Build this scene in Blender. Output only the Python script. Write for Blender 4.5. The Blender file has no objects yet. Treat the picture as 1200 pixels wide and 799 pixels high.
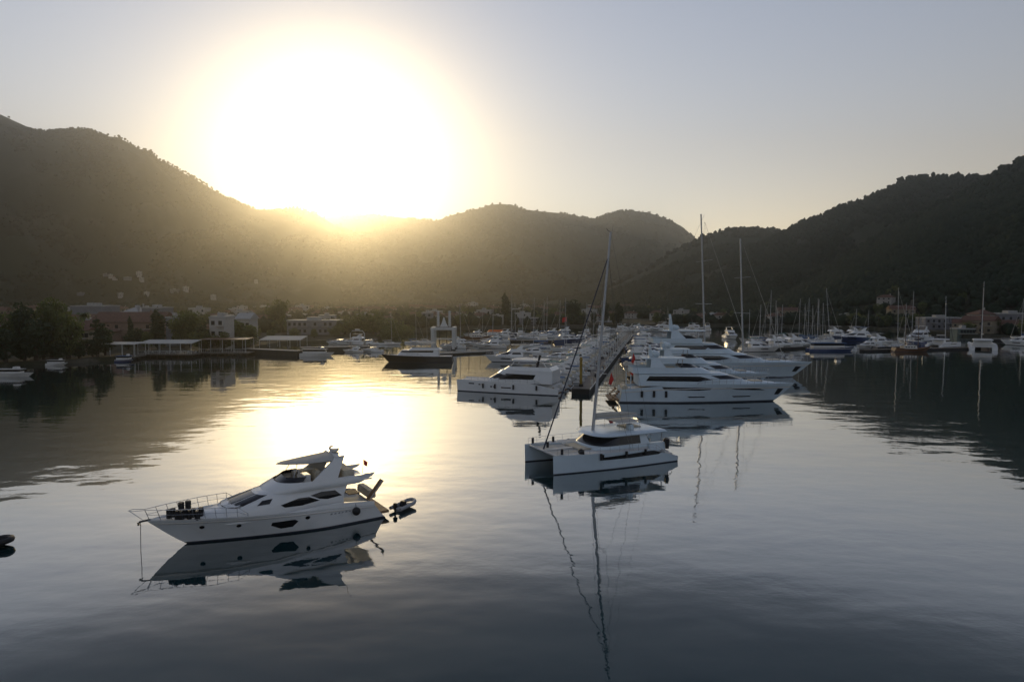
import bpy, bmesh, math, random
import numpy as np
from mathutils import Vector, Matrix, noise as mnoise

R = math.radians
sc = bpy.context.scene
col = sc.collection
random.seed(7)

# ------------------------------------------------------------------ camera
CAM_H = 17.0
F = 800.0                        # focal length in photo pixels (1200 wide)
CX, CY = 600.0, 399.5
PITCH = math.atan((399.5 - 350.0) / F)
cam_d = bpy.data.cameras.new('camera')
cam_d.sensor_width = 36.0
cam_d.lens = 24.0
cam_d.clip_start = 0.5
cam_d.clip_end = 30000.0
cam = bpy.data.objects.new('camera', cam_d)
col.objects.link(cam)
cam.location = (0, 0, CAM_H)
cam.rotation_euler = (math.pi / 2 - PITCH, 0, 0)
sc.camera = cam

# ------------------------------------------------------------------ sky, sun, exposure
SUN_AZ = math.atan((395 - CX) / F)          # from +Y, negative is to the left
SUN_EL = R(10.8)
world = bpy.data.worlds.new('World')
sc.world = world
world.use_nodes = True
wn = world.node_tree
wn.nodes.clear()
w_out = wn.nodes.new('ShaderNodeOutputWorld')
w_bg = wn.nodes.new('ShaderNodeBackground')
w_sky = wn.nodes.new('ShaderNodeTexSky')
w_sky.sky_type = 'NISHITA'
w_sky.sun_disc = False
w_sky.sun_elevation = SUN_EL
w_sky.sun_rotation = SUN_AZ
w_sky.air_density = 1.0
w_sky.dust_density = 0.0
w_sky.ozone_density = 0.3
w_sky.altitude = 0.0
w_bg.inputs['Strength'].default_value = 0.134
w_wb = wn.nodes.new('ShaderNodeMix')                         # white balance of the camera
w_wb.data_type = 'RGBA'; w_wb.blend_type = 'MULTIPLY'; w_wb.inputs['Factor'].default_value = 1.0
w_wb.inputs['B'].default_value = (1.17, 0.925, 0.90, 1)
wn.links.new(w_sky.outputs[0], w_wb.inputs['A'])
wn.links.new(w_wb.outputs['Result'], w_bg.inputs['Color'])
wn.links.new(w_bg.outputs[0], w_out.inputs['Surface'])

sun_d = bpy.data.lights.new('sun', 'SUN')
sun_d.energy = 1.0
sun_d.angle = R(0.55)
sun_d.color = (1.0, 0.76, 0.40)
sun = bpy.data.objects.new('sun', sun_d)
col.objects.link(sun)
sdir = Vector((math.sin(SUN_AZ) * math.cos(SUN_EL), math.cos(SUN_AZ) * math.cos(SUN_EL), math.sin(SUN_EL)))
sun.rotation_euler = sdir.to_track_quat('Z', 'Y').to_euler()
sun.location = sdir * 60

sc.view_settings.view_transform = 'Standard'
sc.view_settings.look = 'None'
sc.view_settings.exposure = 0.34
sc.view_settings.gamma = 1.0
sc.view_settings.use_curve_mapping = False
sc.cycles.max_bounces = 6
sc.cycles.diffuse_bounces = 2
sc.cycles.glossy_bounces = 3
sc.cycles.transmission_bounces = 3
sc.cycles.volume_bounces = 0
sc.cycles.sample_clamp_indirect = 6.0
sc.cycles.use_denoising = True

# ------------------------------------------------------------------ pixel -> world (to lay the place out from measurements)
def ray(px, py):
    x, y = (px - CX) / F, (CY - py) / F
    c, s = math.cos(PITCH), math.sin(PITCH)
    return Vector((x, c + y * s, -s + y * c))        # camera looks to +Y pitched down
def at(px, py, z=0.0):
    d = ray(px, py)
    t = (z - CAM_H) / d.z
    return Vector((0, 0, CAM_H)) + d * t
def atY(px, py, Y):
    d = ray(px, py)
    return Vector((0, 0, CAM_H)) + d * (Y / d.y)
def tanel(px, py):                                    # azimuth and slope of a pixel's ray
    d = ray(px, py)
    return math.atan2(d.x, d.y), d.z / math.hypot(d.x, d.y)

# ------------------------------------------------------------------ materials
def mat(name, color, rough=0.6, metal=0.0, var=0.0, vscale=3.0, color2=None, bump=0.0, bscale=20.0,
        coat=0.0, spec=0.5, trans=0.0, ior=1.45, emit=None, estr=0.0, rvar=0.0):
    m = bpy.data.materials.new(name)
    m.use_nodes = True
    nt = m.node_tree
    b = nt.nodes['Principled BSDF']
    b.inputs['Base Color'].default_value = (*color, 1)
    b.inputs['Roughness'].default_value = rough
    b.inputs['Metallic'].default_value = metal
    b.inputs['IOR'].default_value = ior
    b.inputs['Coat Weight'].default_value = coat
    b.inputs['Specular IOR Level'].default_value = spec
    b.inputs['Transmission Weight'].default_value = trans
    if emit:
        b.inputs['Emission Color'].default_value = (*emit, 1)
        b.inputs['Emission Strength'].default_value = estr
    if var > 0 or color2:
        tc = nt.nodes.new('ShaderNodeTexCoord')
        n = nt.nodes.new('ShaderNodeTexNoise')
        n.inputs['Scale'].default_value = vscale
        n.inputs['Detail'].default_value = 6
        n.inputs['Roughness'].default_value = 0.65
        r = nt.nodes.new('ShaderNodeValToRGB')
        c2 = color2 if color2 else tuple(c * (1 - var) for c in color)
        r.color_ramp.elements[0].position = 0.35
        r.color_ramp.elements[0].color = (*c2, 1)
        r.color_ramp.elements[1].position = 0.65
        r.color_ramp.elements[1].color = (*color, 1)
        nt.links.new(tc.outputs['Object'], n.inputs['Vector'])
        nt.links.new(n.outputs['Fac'], r.inputs['Fac'])
        nt.links.new(r.outputs['Color'], b.inputs['Base Color'])
        if rvar > 0:
            mr = nt.nodes.new('ShaderNodeMapRange')
            mr.inputs['To Min'].default_value = max(0.02, rough - rvar)
            mr.inputs['To Max'].default_value = rough + rvar
            nt.links.new(n.outputs['Fac'], mr.inputs['Value'])
            nt.links.new(mr.outputs[0], b.inputs['Roughness'])
    if bump > 0:
        tc = nt.nodes.new('ShaderNodeTexCoord')
        n = nt.nodes.new('ShaderNodeTexNoise')
        n.inputs['Scale'].default_value = bscale
        n.inputs['Detail'].default_value = 4
        bp = nt.nodes.new('ShaderNodeBump')
        bp.inputs['Distance'].default_value = bump
        nt.links.new(tc.outputs['Object'], n.inputs['Vector'])
        nt.links.new(n.outputs['Fac'], bp.inputs['Height'])
        nt.links.new(bp.outputs[0], b.inputs['Normal'])
    return m

M = {}
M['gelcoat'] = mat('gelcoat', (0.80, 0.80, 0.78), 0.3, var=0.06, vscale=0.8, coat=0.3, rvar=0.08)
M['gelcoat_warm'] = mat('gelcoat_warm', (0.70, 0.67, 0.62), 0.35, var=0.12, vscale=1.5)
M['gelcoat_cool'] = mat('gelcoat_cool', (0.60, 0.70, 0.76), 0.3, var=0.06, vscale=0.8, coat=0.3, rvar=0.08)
M['deck'] = mat('deck', (0.66, 0.65, 0.62), 0.7, var=0.15, vscale=4)
M['teak'] = mat('teak', (0.30, 0.19, 0.10), 0.7, var=0.35, vscale=5)
M['dark_glass'] = mat('dark_glass', (0.012, 0.013, 0.016), 0.06, spec=0.6)
M['antifoul'] = mat('antifoul', (0.03, 0.035, 0.05), 0.6, var=0.3, vscale=3)
M['rubber'] = mat('rubber', (0.018, 0.018, 0.02), 0.55, var=0.3, vscale=6)
M['grey_tube'] = mat('grey_tube', (0.34, 0.35, 0.36), 0.5, var=0.15, vscale=4)
M['steel'] = mat('steel', (0.55, 0.55, 0.56), 0.25, metal=0.9)
M['alu'] = mat('alu', (0.50, 0.51, 0.52), 0.4, metal=0.35, var=0.15, vscale=2)
M['rope'] = mat('rope', (0.08, 0.08, 0.085), 0.8)
M['sailcover'] = mat('sailcover', (0.05, 0.06, 0.09), 0.8, var=0.3, vscale=3)
M['cushion'] = mat('cushion', (0.62, 0.56, 0.44), 0.85, var=0.2, vscale=5)
M['hull_black'] = mat('hull_black', (0.018, 0.018, 0.02), 0.3, coat=0.3, var=0.2)
M['hull_blue'] = mat('hull_blue', (0.03, 0.055, 0.14), 0.25, coat=0.3, var=0.15)
M['hull_wood'] = mat('hull_wood', (0.17, 0.085, 0.04), 0.45, var=0.4, vscale=3)
M['canvas_white'] = mat('canvas_white', (0.50, 0.48, 0.43), 0.85, var=0.12, vscale=2)
M['canvas_blue'] = mat('canvas_blue', (0.04, 0.12, 0.25), 0.85, var=0.2, vscale=2)
M['canvas_teal'] = mat('canvas_teal', (0.06, 0.20, 0.20), 0.85, var=0.2, vscale=2)
M['concrete'] = mat('concrete', (0.33, 0.32, 0.30), 0.85, var=0.35, vscale=0.7, bump=0.02, bscale=3)
M['pontoon_side'] = mat('pontoon_side', (0.035, 0.033, 0.03), 0.8, var=0.4, vscale=1)
M['planks'] = mat('planks', (0.16, 0.14, 0.115), 0.8, var=0.35, vscale=1.5)
M['pile'] = mat('pile', (0.34, 0.23, 0.04), 0.6, var=0.4, vscale=2)
M['plaster'] = mat('plaster', (0.46, 0.43, 0.39), 0.9, var=0.15, vscale=0.5)
M['plaster_cream'] = mat('plaster_cream', (0.30, 0.25, 0.18), 0.9, var=0.15, vscale=0.5)
M['plaster_rose'] = mat('plaster_rose', (0.25, 0.17, 0.13), 0.9, var=0.2, vscale=0.5)
M['plaster_grey'] = mat('plaster_grey', (0.22, 0.22, 0.23), 0.9, var=0.15, vscale=0.5)
M['rooftile'] = mat('rooftile', (0.16, 0.08, 0.052), 0.85, var=0.4, vscale=1.2)
M['roof_pale'] = mat('roof_pale', (0.40, 0.39, 0.37), 0.7, var=0.2, vscale=0.6)
M['window'] = mat('window_glass', (0.02, 0.022, 0.025), 0.1, spec=0.6)
M['leaf'] = mat('leaf', (0.055, 0.075, 0.022), 0.7, color2=(0.025, 0.04, 0.012), vscale=0.5)
M['leaf_olive'] = mat('leaf_olive', (0.085, 0.09, 0.03), 0.7, color2=(0.035, 0.045, 0.015), vscale=0.5)
M['leaf_dark'] = mat('leaf_dark', (0.03, 0.05, 0.022), 0.75, color2=(0.014, 0.026, 0.012), vscale=0.5)
M['palm_leaf'] = mat('palm_leaf', (0.06, 0.08, 0.025), 0.6, var=0.4, vscale=1)
M['bark'] = mat('bark', (0.09, 0.065, 0.045), 0.9, var=0.4, vscale=2)
M['kiosk_green'] = mat('kiosk_green', (0.14, 0.18, 0.155), 0.8, var=0.15)
M['red'] = mat('red_cloth', (0.55, 0.035, 0.03), 0.8)
M['orange'] = mat('orange_paint', (0.75, 0.17, 0.03), 0.6, var=0.1)
M['yellow'] = mat('yellow_canvas', (0.55, 0.42, 0.05), 0.8, var=0.15)
M['white_paint'] = mat('white_paint', (0.6, 0.6, 0.57), 0.5, var=0.12, vscale=1)
M['skin'] = mat('skin', (0.30, 0.17, 0.11), 0.6)
for k in ('leaf', 'leaf_olive', 'leaf_dark', 'palm_leaf'):       # leaves let some light through
    nt = M[k].node_tree
    b = nt.nodes['Principled BSDF']
    tr = nt.nodes.new('ShaderNodeBsdfTranslucent')
    tr.inputs['Color'].default_value = (0.05, 0.065, 0.01, 1) if k != 'leaf_dark' else (0.02, 0.03, 0.008, 1)
    mx = nt.nodes.new('ShaderNodeAddShader')
    nt.links.new(b.outputs[0], mx.inputs[0])
    nt.links.new(tr.outputs[0], mx.inputs[1])
    nt.links.new(mx.outputs[0], nt.nodes['Material Output'].inputs['Surface'])

# ------------------------------------------------------------------ object helpers
def link(o, parent=None):
    col.objects.link(o)
    if parent is not None:
        o.parent = parent
    return o
def tag(o, label=None, cat=None, group=None, kind=None):
    if label: o['label'] = label
    if cat: o['category'] = cat
    if group: o['group'] = group
    if kind: o['kind'] = kind
    return o
def empty(name, loc=(0, 0, 0), rz=0.0, label=None, cat=None, group=None):
    o = bpy.data.objects.new(name, None)
    o.empty_display_size = 0.5
    o.location = loc
    o.rotation_euler = (0, 0, rz)
    link(o)
    return tag(o, label, cat, group)
def obj(name, verts, faces, m, parent=None, smooth=False):
    me = bpy.data.meshes.new(name)
    me.from_pydata([tuple(v) for v in verts], [], faces)
    me.update()
    me.materials.append(m)
    if smooth:
        me.polygons.foreach_set('use_smooth', [True] * len(me.polygons))
    return link(bpy.data.objects.new(name, me), parent)
def tree_copy(src, loc, rz=0.0, scale=1.0, label=None, group=None):
    r = src.copy(); col.objects.link(r)
    r.location = loc; r.rotation_euler = (0, 0, rz)
    r.scale = (scale,) * 3 if not hasattr(scale, '__len__') else scale
    if label: r['label'] = label
    if group: r['group'] = group
    for ch in [c for c in bpy.data.objects if c.parent is src] if False else list(KIDS(src)):
        c = ch.copy(); col.objects.link(c); c.parent = r
        for g in list(KIDS(ch)):
            d = g.copy(); col.objects.link(d); d.parent = c
    return r
def KIDS(o):
    return o.children

class MB:
    """collects simple solids and links them as ONE mesh"""
    def __init__(s): s.v = []; s.f = []
    def add(s, vs, fs):
        n = len(s.v); s.v += [tuple(v) for v in vs]; s.f += [tuple(i + n for i in f) for f in fs]; return s
    def box(s, x0, x1, y0, y1, z0, z1, taper=0.0):
        t = taper
        v = [(x0, y0, z0), (x1, y0, z0), (x1, y1, z0), (x0, y1, z0),
             (x0 + t, y0 + t, z1), (x1 - t, y0 + t, z1), (x1 - t, y1 - t, z1), (x0 + t, y1 - t, z1)]
        return s.add(v, [(0, 3, 2, 1), (4, 5, 6, 7), (0, 1, 5, 4), (1, 2, 6, 5), (2, 3, 7, 6), (3, 0, 4, 7)])
    def tube(s, pts, r, n=6, r2=None, cap=True):
        pts = [Vector(p) for p in pts]
        k = len(pts); r2 = r if r2 is None else r2
        base = len(s.v)
        for i, p in enumerate(pts):
            a = pts[max(0, i - 1)]; b = pts[min(k - 1, i + 1)]
            d = (b - a).normalized()
            up = Vector((0, 0, 1)) if abs(d.z) < 0.9 else Vector((1, 0, 0))
            u = d.cross(up).normalized(); w = d.cross(u)
            rr = r + (r2 - r) * i / max(1, k - 1)
            for j in range(n):
                t = 2 * math.pi * j / n
                s.v.append(tuple(p + (u * math.cos(t) + w * math.sin(t)) * rr))
        for i in range(k - 1):
            for j in range(n):
                a = base + i * n + j; b = base + i * n + (j + 1) % n
                s.f.append((a, b, b + n, a + n))
        if cap:
            s.f.append(tuple(base + j for j in range(n))[::-1])
            s.f.append(tuple(base + (k - 1) * n + j for j in range(n)))
        return s
    def ball(s, c, r, seg=10, ring=6, sc3=(1, 1, 1)):
        base = len(s.v); c = Vector(c)
        for i in range(ring + 1):
            ph = math.pi * i / ring
            for j in range(seg):
                th = 2 * math.pi * j / seg
                s.v.append((c.x + r * sc3[0] * math.sin(ph) * math.cos(th), c.y + r * sc3[1] * math.sin(ph) * math.sin(th), c.z + r * sc3[2] * math.cos(ph)))
        for i in range(ring):
            for j in range(seg):
                a = base + i * seg + j; b = base + i * seg + (j + 1) % seg
                s.f.append((a, a + seg, b + seg, b))
        return s
    def loft(s, rings, cap0=True, cap1=True, closed=True):
        """rings: list of equal-length point loops"""
        base = len(s.v); n = len(rings[0])
        for r_ in rings: s.v += [tuple(p) for p in r_]
        for i in range(len(rings) - 1):
            for j in range(n if closed else n - 1):
                a = base + i * n + j; b = base + i * n + (j + 1) % n
                s.f.append((a, b, b + n, a + n))
        if cap0: s.f.append(tuple(base + j for j in range(n))[::-1])
        if cap1: s.f.append(tuple(base + (len(rings) - 1) * n + j for j in range(n)))
        return s
    def prism(s, prof, y0, y1, y0b=None, y1b=None):
        """polygon prof [(x,z)] extruded along y"""
        n = len(prof)
        v = [(x, y0, z) for x, z in prof] + [(x, y1, z) for x, z in prof]
        f = [tuple(range(n)), tuple(range(2 * n - 1, n - 1, -1))]
        for i in range(n):
            j = (i + 1) % n
            f.append((i, i + n, j + n, j))
        return s.add(v, f)
    def build(s, name, m, parent=None, smooth=False, bevel=0.0, autosmooth=None):
        me = bpy.data.meshes.new(name)
        me.from_pydata(s.v, [], s.f); me.update()
        bm = bmesh.new(); bm.from_mesh(me)
        bmesh.ops.recalc_face_normals(bm, faces=bm.faces)
        if bevel > 0:
            es = [e for e in bm.edges if len(e.link_faces) == 2 and e.calc_face_angle(0) > 0.6]
            bmesh.ops.bevel(bm, geom=es, offset=bevel, segments=2, affect='EDGES', clamp_overlap=True)
        bm.to_mesh(me); bm.free()
        me.materials.append(m)
        if smooth or autosmooth:
            me.polygons.foreach_set('use_smooth', [True] * len(me.polygons))
            me.set_sharp_from_angle(angle=autosmooth if autosmooth else R(40))
        return link(bpy.data.objects.new(name, me), parent)

# ------------------------------------------------------------------ terrain
SHORE = [(-700, 470), (-400, 452), (-200, 440), (0, 431), (60, 428), (130, 424), (160, 419), (225, 417), (290, 414), (330, 404),
         (430, 401), (455, 396), (480, 389), (540, 385), (620, 384), (700, 383), (800, 382), (900, 383), (1000, 385), (1080, 390),
         (1130, 395), (1200, 398), (1350, 404), (1700, 415), (2100, 440)]
_sa = []; _sr = []
for x, y in SHORE:
    p = at(x, y); _sa.append(math.atan2(p.x, p.y)); _sr.append(math.hypot(p.x, p.y))
_sa, _sr = np.array(_sa), np.array(_sr)
def ridge(pts, D):
    a = []; h = []
    for x, y in pts:
        az, t = tanel(x, y); a.append(az); h.append(CAM_H + D * t)
    return np.array(a), np.array(h), D
LAYERS = [  # (ridge, foot distance, exponent, noise amount, far fall)
    (ridge([(-2200, 150), (-900, 110), (-400, 90), (-200, 95), (0, 133), (12, 139), (30, 148), (50, 154), (75, 152), (100, 151), (112, 153), (120, 158), (138, 160), (150, 166), (163, 174), (172, 175),
            (180, 179), (186, 186), (200, 192), (218, 203), (235, 212), (255, 224), (285, 240), (300, 245), (320, 246), (348, 243), (372, 250), (390, 262), (440, 285), (520, 330), (600, 352)], 1900.), 900., 1.35, 1.7),
    (ridge([(200, 352), (280, 300), (340, 262), (380, 255), (420, 251), (440, 252), (455, 254), (480, 256), (512, 259), (530, 252), (560, 245), (575, 240), (588, 239), (600, 240), (612, 245), (625, 247), (660, 250),
            (680, 254), (695, 257), (708, 252), (720, 248), (740, 247), (760, 249), (785, 258), (800, 266), (812, 277), (830, 300), (900, 352)], 2500.), 1150., 1.3, 1.6),
    (ridge([(640, 352), (700, 344), (740, 325), (780, 300), (800, 289), (825, 278), (845, 270), (870, 268), (885, 268), (910, 271), (935, 274), (1000, 300), (1100, 352)], 1250.), 700., 1.3, 0.8),
    (ridge([(760, 352), (840, 310), (880, 290), (925, 270), (935, 262), (960, 255), (980, 245), (1010, 235), (1040, 222), (1055, 211), (1090, 207), (1130, 207), (1160, 204), (1200, 197), (1300, 170), (1500, 130), (2000, 100), (2800, 90)], 1050.), 600., 1.3, 1.4),
    (ridge([(900, 352), (960, 325), (1010, 290), (1060, 260), (1100, 240), (1140, 220), (1175, 200), (1200, 187), (1260, 160), (1400, 120), (1700, 90), (2300, 80), (3000, 80)], 820.), 470., 1.15, 1.2),
]
_g = np.random.default_rng(3)
def vnoise(x, y, seed=0):
    """smooth value noise, vectorised"""
    xi = np.floor(x).astype(np.int64); yi = np.floor(y).astype(np.int64)
    fx = x - xi; fy = y - yi
    fx = fx * fx * (3 - 2 * fx); fy = fy * fy * (3 - 2 * fy)
    def h(a, b):
        n = (a * 374761393 + b * 668265263 + seed * 1442695041) & 0xFFFFFFFF
        n = ((n ^ (n >> 13)) * 1274126177) & 0xFFFFFFFF
        return ((n ^ (n >> 16)) & 0xFFFF) / 65535.0
    return (h(xi, yi) * (1 - fx) + h(xi + 1, yi) * fx) * (1 - fy) + (h(xi, yi + 1) * (1 - fx) + h(xi + 1, yi + 1) * fx) * fy
def fbm(x, y, seed=0, o=5):
    s = 0; a = 0.5
    for i in range(o):
        s = s + a * (vnoise(x * 2 ** i, y * 2 ** i, seed + i) * 2 - 1); a *= 0.55
    return s
def height(az, r):
    az = np.asarray(az, float); r = np.asarray(r, float)
    x = np.sin(az) * r; y = np.cos(az) * r
    sr = np.interp(az, _sa, _sr)
    land = np.clip((r - sr) / 3.0, 0, 1)
    h = -4.0 + land * 5.0
    h = h + np.clip((r - sr - 30) / 500, 0, 4) * 4.0 * (land > 0)
    for k, ((a, hh, D), foot, p, nz) in enumerate(LAYERS):
        H = np.interp(az, a, hh, left=0, right=0)
        t = (r - foot) / (D - foot)
        n1 = fbm(x / 260 + 9 * k, y / 260, 11 + k)
        rid = 1 - np.abs(fbm(x / 330 + 5 * k, y / 330 + 3, 31 + k, 4)) * 2
        up = np.clip(t, 0, 1) ** p
        env = np.clip(t, 0, 1) * np.clip(1 - t, 0, 1) * 4
        prof = up + nz * env * (0.20 * n1 - 0.16 * (1 - rid))
        back = np.clip(1 - (t - 1) * 2.1, 0, 1)
        prof = np.where(t > 1, back, prof)
        hk = np.maximum(H, 0) * np.clip(prof, 0, 1.0)
        hk = np.minimum(hk, np.where(t < 1, CAM_H + (H - CAM_H) * np.maximum(r, 1) / D, 1e9))
        h = np.where(t > 0, np.maximum(h, hk), h)
    return h
def hz(x, y):
    return float(height(math.atan2(x, y), math.hypot(x, y)))

def polar_sheet(name, m, r0, r1, step, na):
    n = int(math.log(r1 / r0) / step) + 1
    rs = r0 * (r1 / r0) ** (np.arange(n + 1) / n)
    az = np.linspace(R(-70), R(70), na + 1)
    A, RR = np.meshgrid(az, rs)
    Z = height(A, RR)
    X = np.sin(A) * RR; Y = np.cos(A) * RR
    Z = Z + (RR > 800) * np.clip((RR - 800) / 400, 0, 1) * fbm(X / 22, Y / 22, 77, 3) * 0.8
    V = np.stack([X, Y, Z], -1).reshape(-1, 3)
    i = np.arange(n)[:, None] * (na + 1) + np.arange(na)[None, :]
    Fc = np.stack([i, i + 1, i + na + 2, i + na + 1], -1).reshape(-1, 4)
    me = bpy.data.meshes.new(name)
    me.vertices.add(len(V)); me.vertices.foreach_set('co', V.ravel())
    me.loops.add(Fc.size); me.loops.foreach_set('vertex_index', Fc.ravel())
    me.polygons.add(len(Fc))
    me.polygons.foreach_set('loop_start', np.arange(len(Fc)) * 4)
    me.update(calc_edges=True)
    me.materials.append(m)
    me.polygons.foreach_set('use_smooth', [True] * len(Fc))
    return link(bpy.data.objects.new(name, me))
def ground_mat(name, c1, c2, c3, sc1, sc2, bump):
    m = bpy.data.materials.new(name); m.use_nodes = True
    nt = m.node_tree; b = nt.nodes['Principled BSDF']
    b.inputs['Roughness'].default_value = 0.95
    b.inputs['Specular IOR Level'].default_value = 0.1
    g = nt.nodes.new('ShaderNodeNewGeometry')
    n1 = nt.nodes.new('ShaderNodeTexNoise'); n1.inputs['Scale'].default_value = sc1; n1.inputs['Detail'].default_value = 8
    n2 = nt.nodes.new('ShaderNodeTexNoise'); n2.inputs['Scale'].default_value = sc2; n2.inputs['Detail'].default_value = 6
    n2.inputs['Roughness'].default_value = 0.7
    r1 = nt.nodes.new('ShaderNodeValToRGB'); r1.color_ramp.elements[0].position = 0.4; r1.color_ramp.elements[1].position = 0.6
    r1.color_ramp.elements[0].color = (*c1, 1); r1.color_ramp.elements[1].color = (*c2, 1)
    r2 = nt.nodes.new('ShaderNodeValToRGB'); r2.color_ramp.elements[0].position = 0.52; r2.color_ramp.elements[1].position = 0.66
    mx = nt.nodes.new('ShaderNodeMix'); mx.data_type = 'RGBA'
    mx.inputs['B'].default_value = (*c3, 1)
    for n in (n1, n2): nt.links.new(g.outputs['Position'], n.inputs['Vector'])
    nt.links.new(n1.outputs['Fac'], r1.inputs['Fac']); nt.links.new(n2.outputs['Fac'], r2.inputs['Fac'])
    nt.links.new(r2.outputs['Color'], mx.inputs['Factor']); nt.links.new(r1.outputs['Color'], mx.inputs['A'])
    nt.links.new(mx.outputs['Result'], b.inputs['Base Color'])
    bp = nt.nodes.new('ShaderNodeBump'); bp.inputs['Distance'].default_value = bump
    nt.links.new(n2.outputs['Fac'], bp.inputs['Height']); nt.links.new(bp.outputs[0], b.inputs['Normal'])
    return m
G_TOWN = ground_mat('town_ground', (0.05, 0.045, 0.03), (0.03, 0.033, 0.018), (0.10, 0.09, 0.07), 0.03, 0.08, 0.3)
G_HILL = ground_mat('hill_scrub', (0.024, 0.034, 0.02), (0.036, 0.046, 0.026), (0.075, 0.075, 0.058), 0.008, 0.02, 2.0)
RB = 640.0
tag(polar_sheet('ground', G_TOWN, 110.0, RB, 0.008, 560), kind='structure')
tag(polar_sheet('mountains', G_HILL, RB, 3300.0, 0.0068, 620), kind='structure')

# added slopes behind the viewpoint, out of view, that block low sky light
def rear_sky_block():
    na, n = 160, 34
    az = np.linspace(R(74), R(286), na + 1); t = np.linspace(0, 1, n + 1)
    A, T = np.meshgrid(az, t)
    foot = 420 + 80 * np.sin(A * 3); RR = foot + T * 900
    H = 215 + 50 * np.sin(A * 5 + 1) + 60 * np.sin(A * 9)
    X, Y = np.sin(A) * RR, np.cos(A) * RR
    edge = np.clip(np.minimum(A - R(74), R(286) - A) / R(16), 0, 1)
    Z = -3 + (H * np.sin(np.clip(T * 1.25, 0, 1) * math.pi / 2) ** 1.1 + 30 * fbm(X / 160, Y / 160, 51) * np.clip(T * 4, 0, 1)) * edge
    V = np.stack([X, Y, Z], -1).reshape(-1, 3)
    fs = [(i * (na + 1) + j, i * (na + 1) + j + 1, (i + 1) * (na + 1) + j + 1, (i + 1) * (na + 1) + j) for i in range(n) for j in range(na)]
    return tag(obj('sky_block_hills', V.tolist(), fs, G_HILL, smooth=True), kind='structure')
rear_sky_block()

# ------------------------------------------------------------------ water
def water_mat():
    m = bpy.data.materials.new('calm_water'); m.use_nodes = True
    nt = m.node_tree; b = nt.nodes['Principled BSDF']
    g = nt.nodes.new('ShaderNodeNewGeometry')
    def mapped(sx, sy, scale, detail, rough=0.5, rz=0.0):
        mp = nt.nodes.new('ShaderNodeMapping'); mp.inputs['Scale'].default_value = (sx, sy, 1)
        mp.inputs['Rotation'].default_value = (0, 0, rz)
        n = nt.nodes.new('ShaderNodeTexNoise'); n.inputs['Scale'].default_value = scale
        n.inputs['Detail'].default_value = detail; n.inputs['Roughness'].default_value = rough
        nt.links.new(g.outputs['Position'], mp.inputs['Vector']); nt.links.new(mp.outputs[0], n.inputs['Vector'])
        return n.outputs['Fac']
    def math_(op, a, b_):
        n = nt.nodes.new('ShaderNodeMath'); n.operation = op
        for i, v in enumerate((a, b_)):
            if isinstance(v, (int, float)): n.inputs[i].default_value = v
            else: nt.links.new(v, n.inputs[i])
        return n.outputs[0]
    swell = mapped(0.6, 1.0, 0.22, 2, 0.5, 0.25)
    chop = mapped(0.7, 1.0, 1.5, 3, 0.5, -0.2)
    fine = mapped(0.8, 1.0, 5.0, 2, 0.5, 0.4)
    gust = mapped(0.35, 1.0, 0.03, 4, 0.6, 0.1)                    # wind patches roughen parts of the bay
    gr = nt.nodes.new('ShaderNodeMapRange'); gr.inputs['From Min'].default_value = 0.42; gr.inputs['From Max'].default_value = 0.68
    gr.inputs['To Min'].default_value = 0.35; gr.inputs['To Max'].default_value = 1.5
    nt.links.new(gust, gr.inputs['Value'])
    h = math_('ADD', math_('MULTIPLY', swell, 0.055), math_('MULTIPLY', math_('ADD', math_('MULTIPLY', chop, 0.007), math_('MULTIPLY', fine, 0.0011)), gr.outputs[0]))
    bp = nt.nodes.new('ShaderNodeBump'); bp.inputs['Distance'].default_value = 1.0
    nt.links.new(h, bp.inputs['Height'])
    # still water: dark body, mirror that strengthens towards grazing angles
    nt.nodes.remove(b)
    body = nt.nodes.new('ShaderNodeBsdfDiffuse'); body.inputs['Color'].default_value = (0.001, 0.026, 0.032, 1)
    gl = nt.nodes.new('ShaderNodeBsdfGlossy'); gl.inputs['Roughness'].default_value = 0.015; gl.inputs['Color'].default_value = (1, 1, 1, 1)
    lw = nt.nodes.new('ShaderNodeLayerWeight'); lw.inputs['Blend'].default_value = 0.5
    cr = nt.nodes.new('ShaderNodeFloatCurve')
    c = cr.mapping.curves[0]
    pts = [(0, .02), (.35, .04), (.46, .05), (.52, .075), (.58, .11), (.65, .34), (.746, .55), (.83, .64), (.92, .80), (1, 1)]
    c.points[0].location = pts[0]; c.points[1].location = pts[-1]
    for q in pts[1:-1]: c.points.new(*q)
    cr.mapping.update()
    mx = nt.nodes.new('ShaderNodeMixShader')
    for n_ in (gl, lw, body): nt.links.new(bp.outputs[0], n_.inputs['Normal'])
    nt.links.new(lw.outputs['Facing'], cr.inputs['Value']); nt.links.new(cr.outputs[0], mx.inputs['Fac'])
    nt.links.new(body.outputs[0], mx.inputs[1]); nt.links.new(gl.outputs[0], mx.inputs[2])
    nt.links.new(mx.outputs[0], nt.nodes['Material Output'].inputs['Surface'])
    return m
WATER = water_mat()
wv = [(-3300, -1800, 0), (3300, -1800, 0), (3300, 3350, 0), (-3300, 3350, 0)]
w = tag(obj('water', wv, [(0, 1, 2, 3)], WATER), kind='structure')

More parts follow.
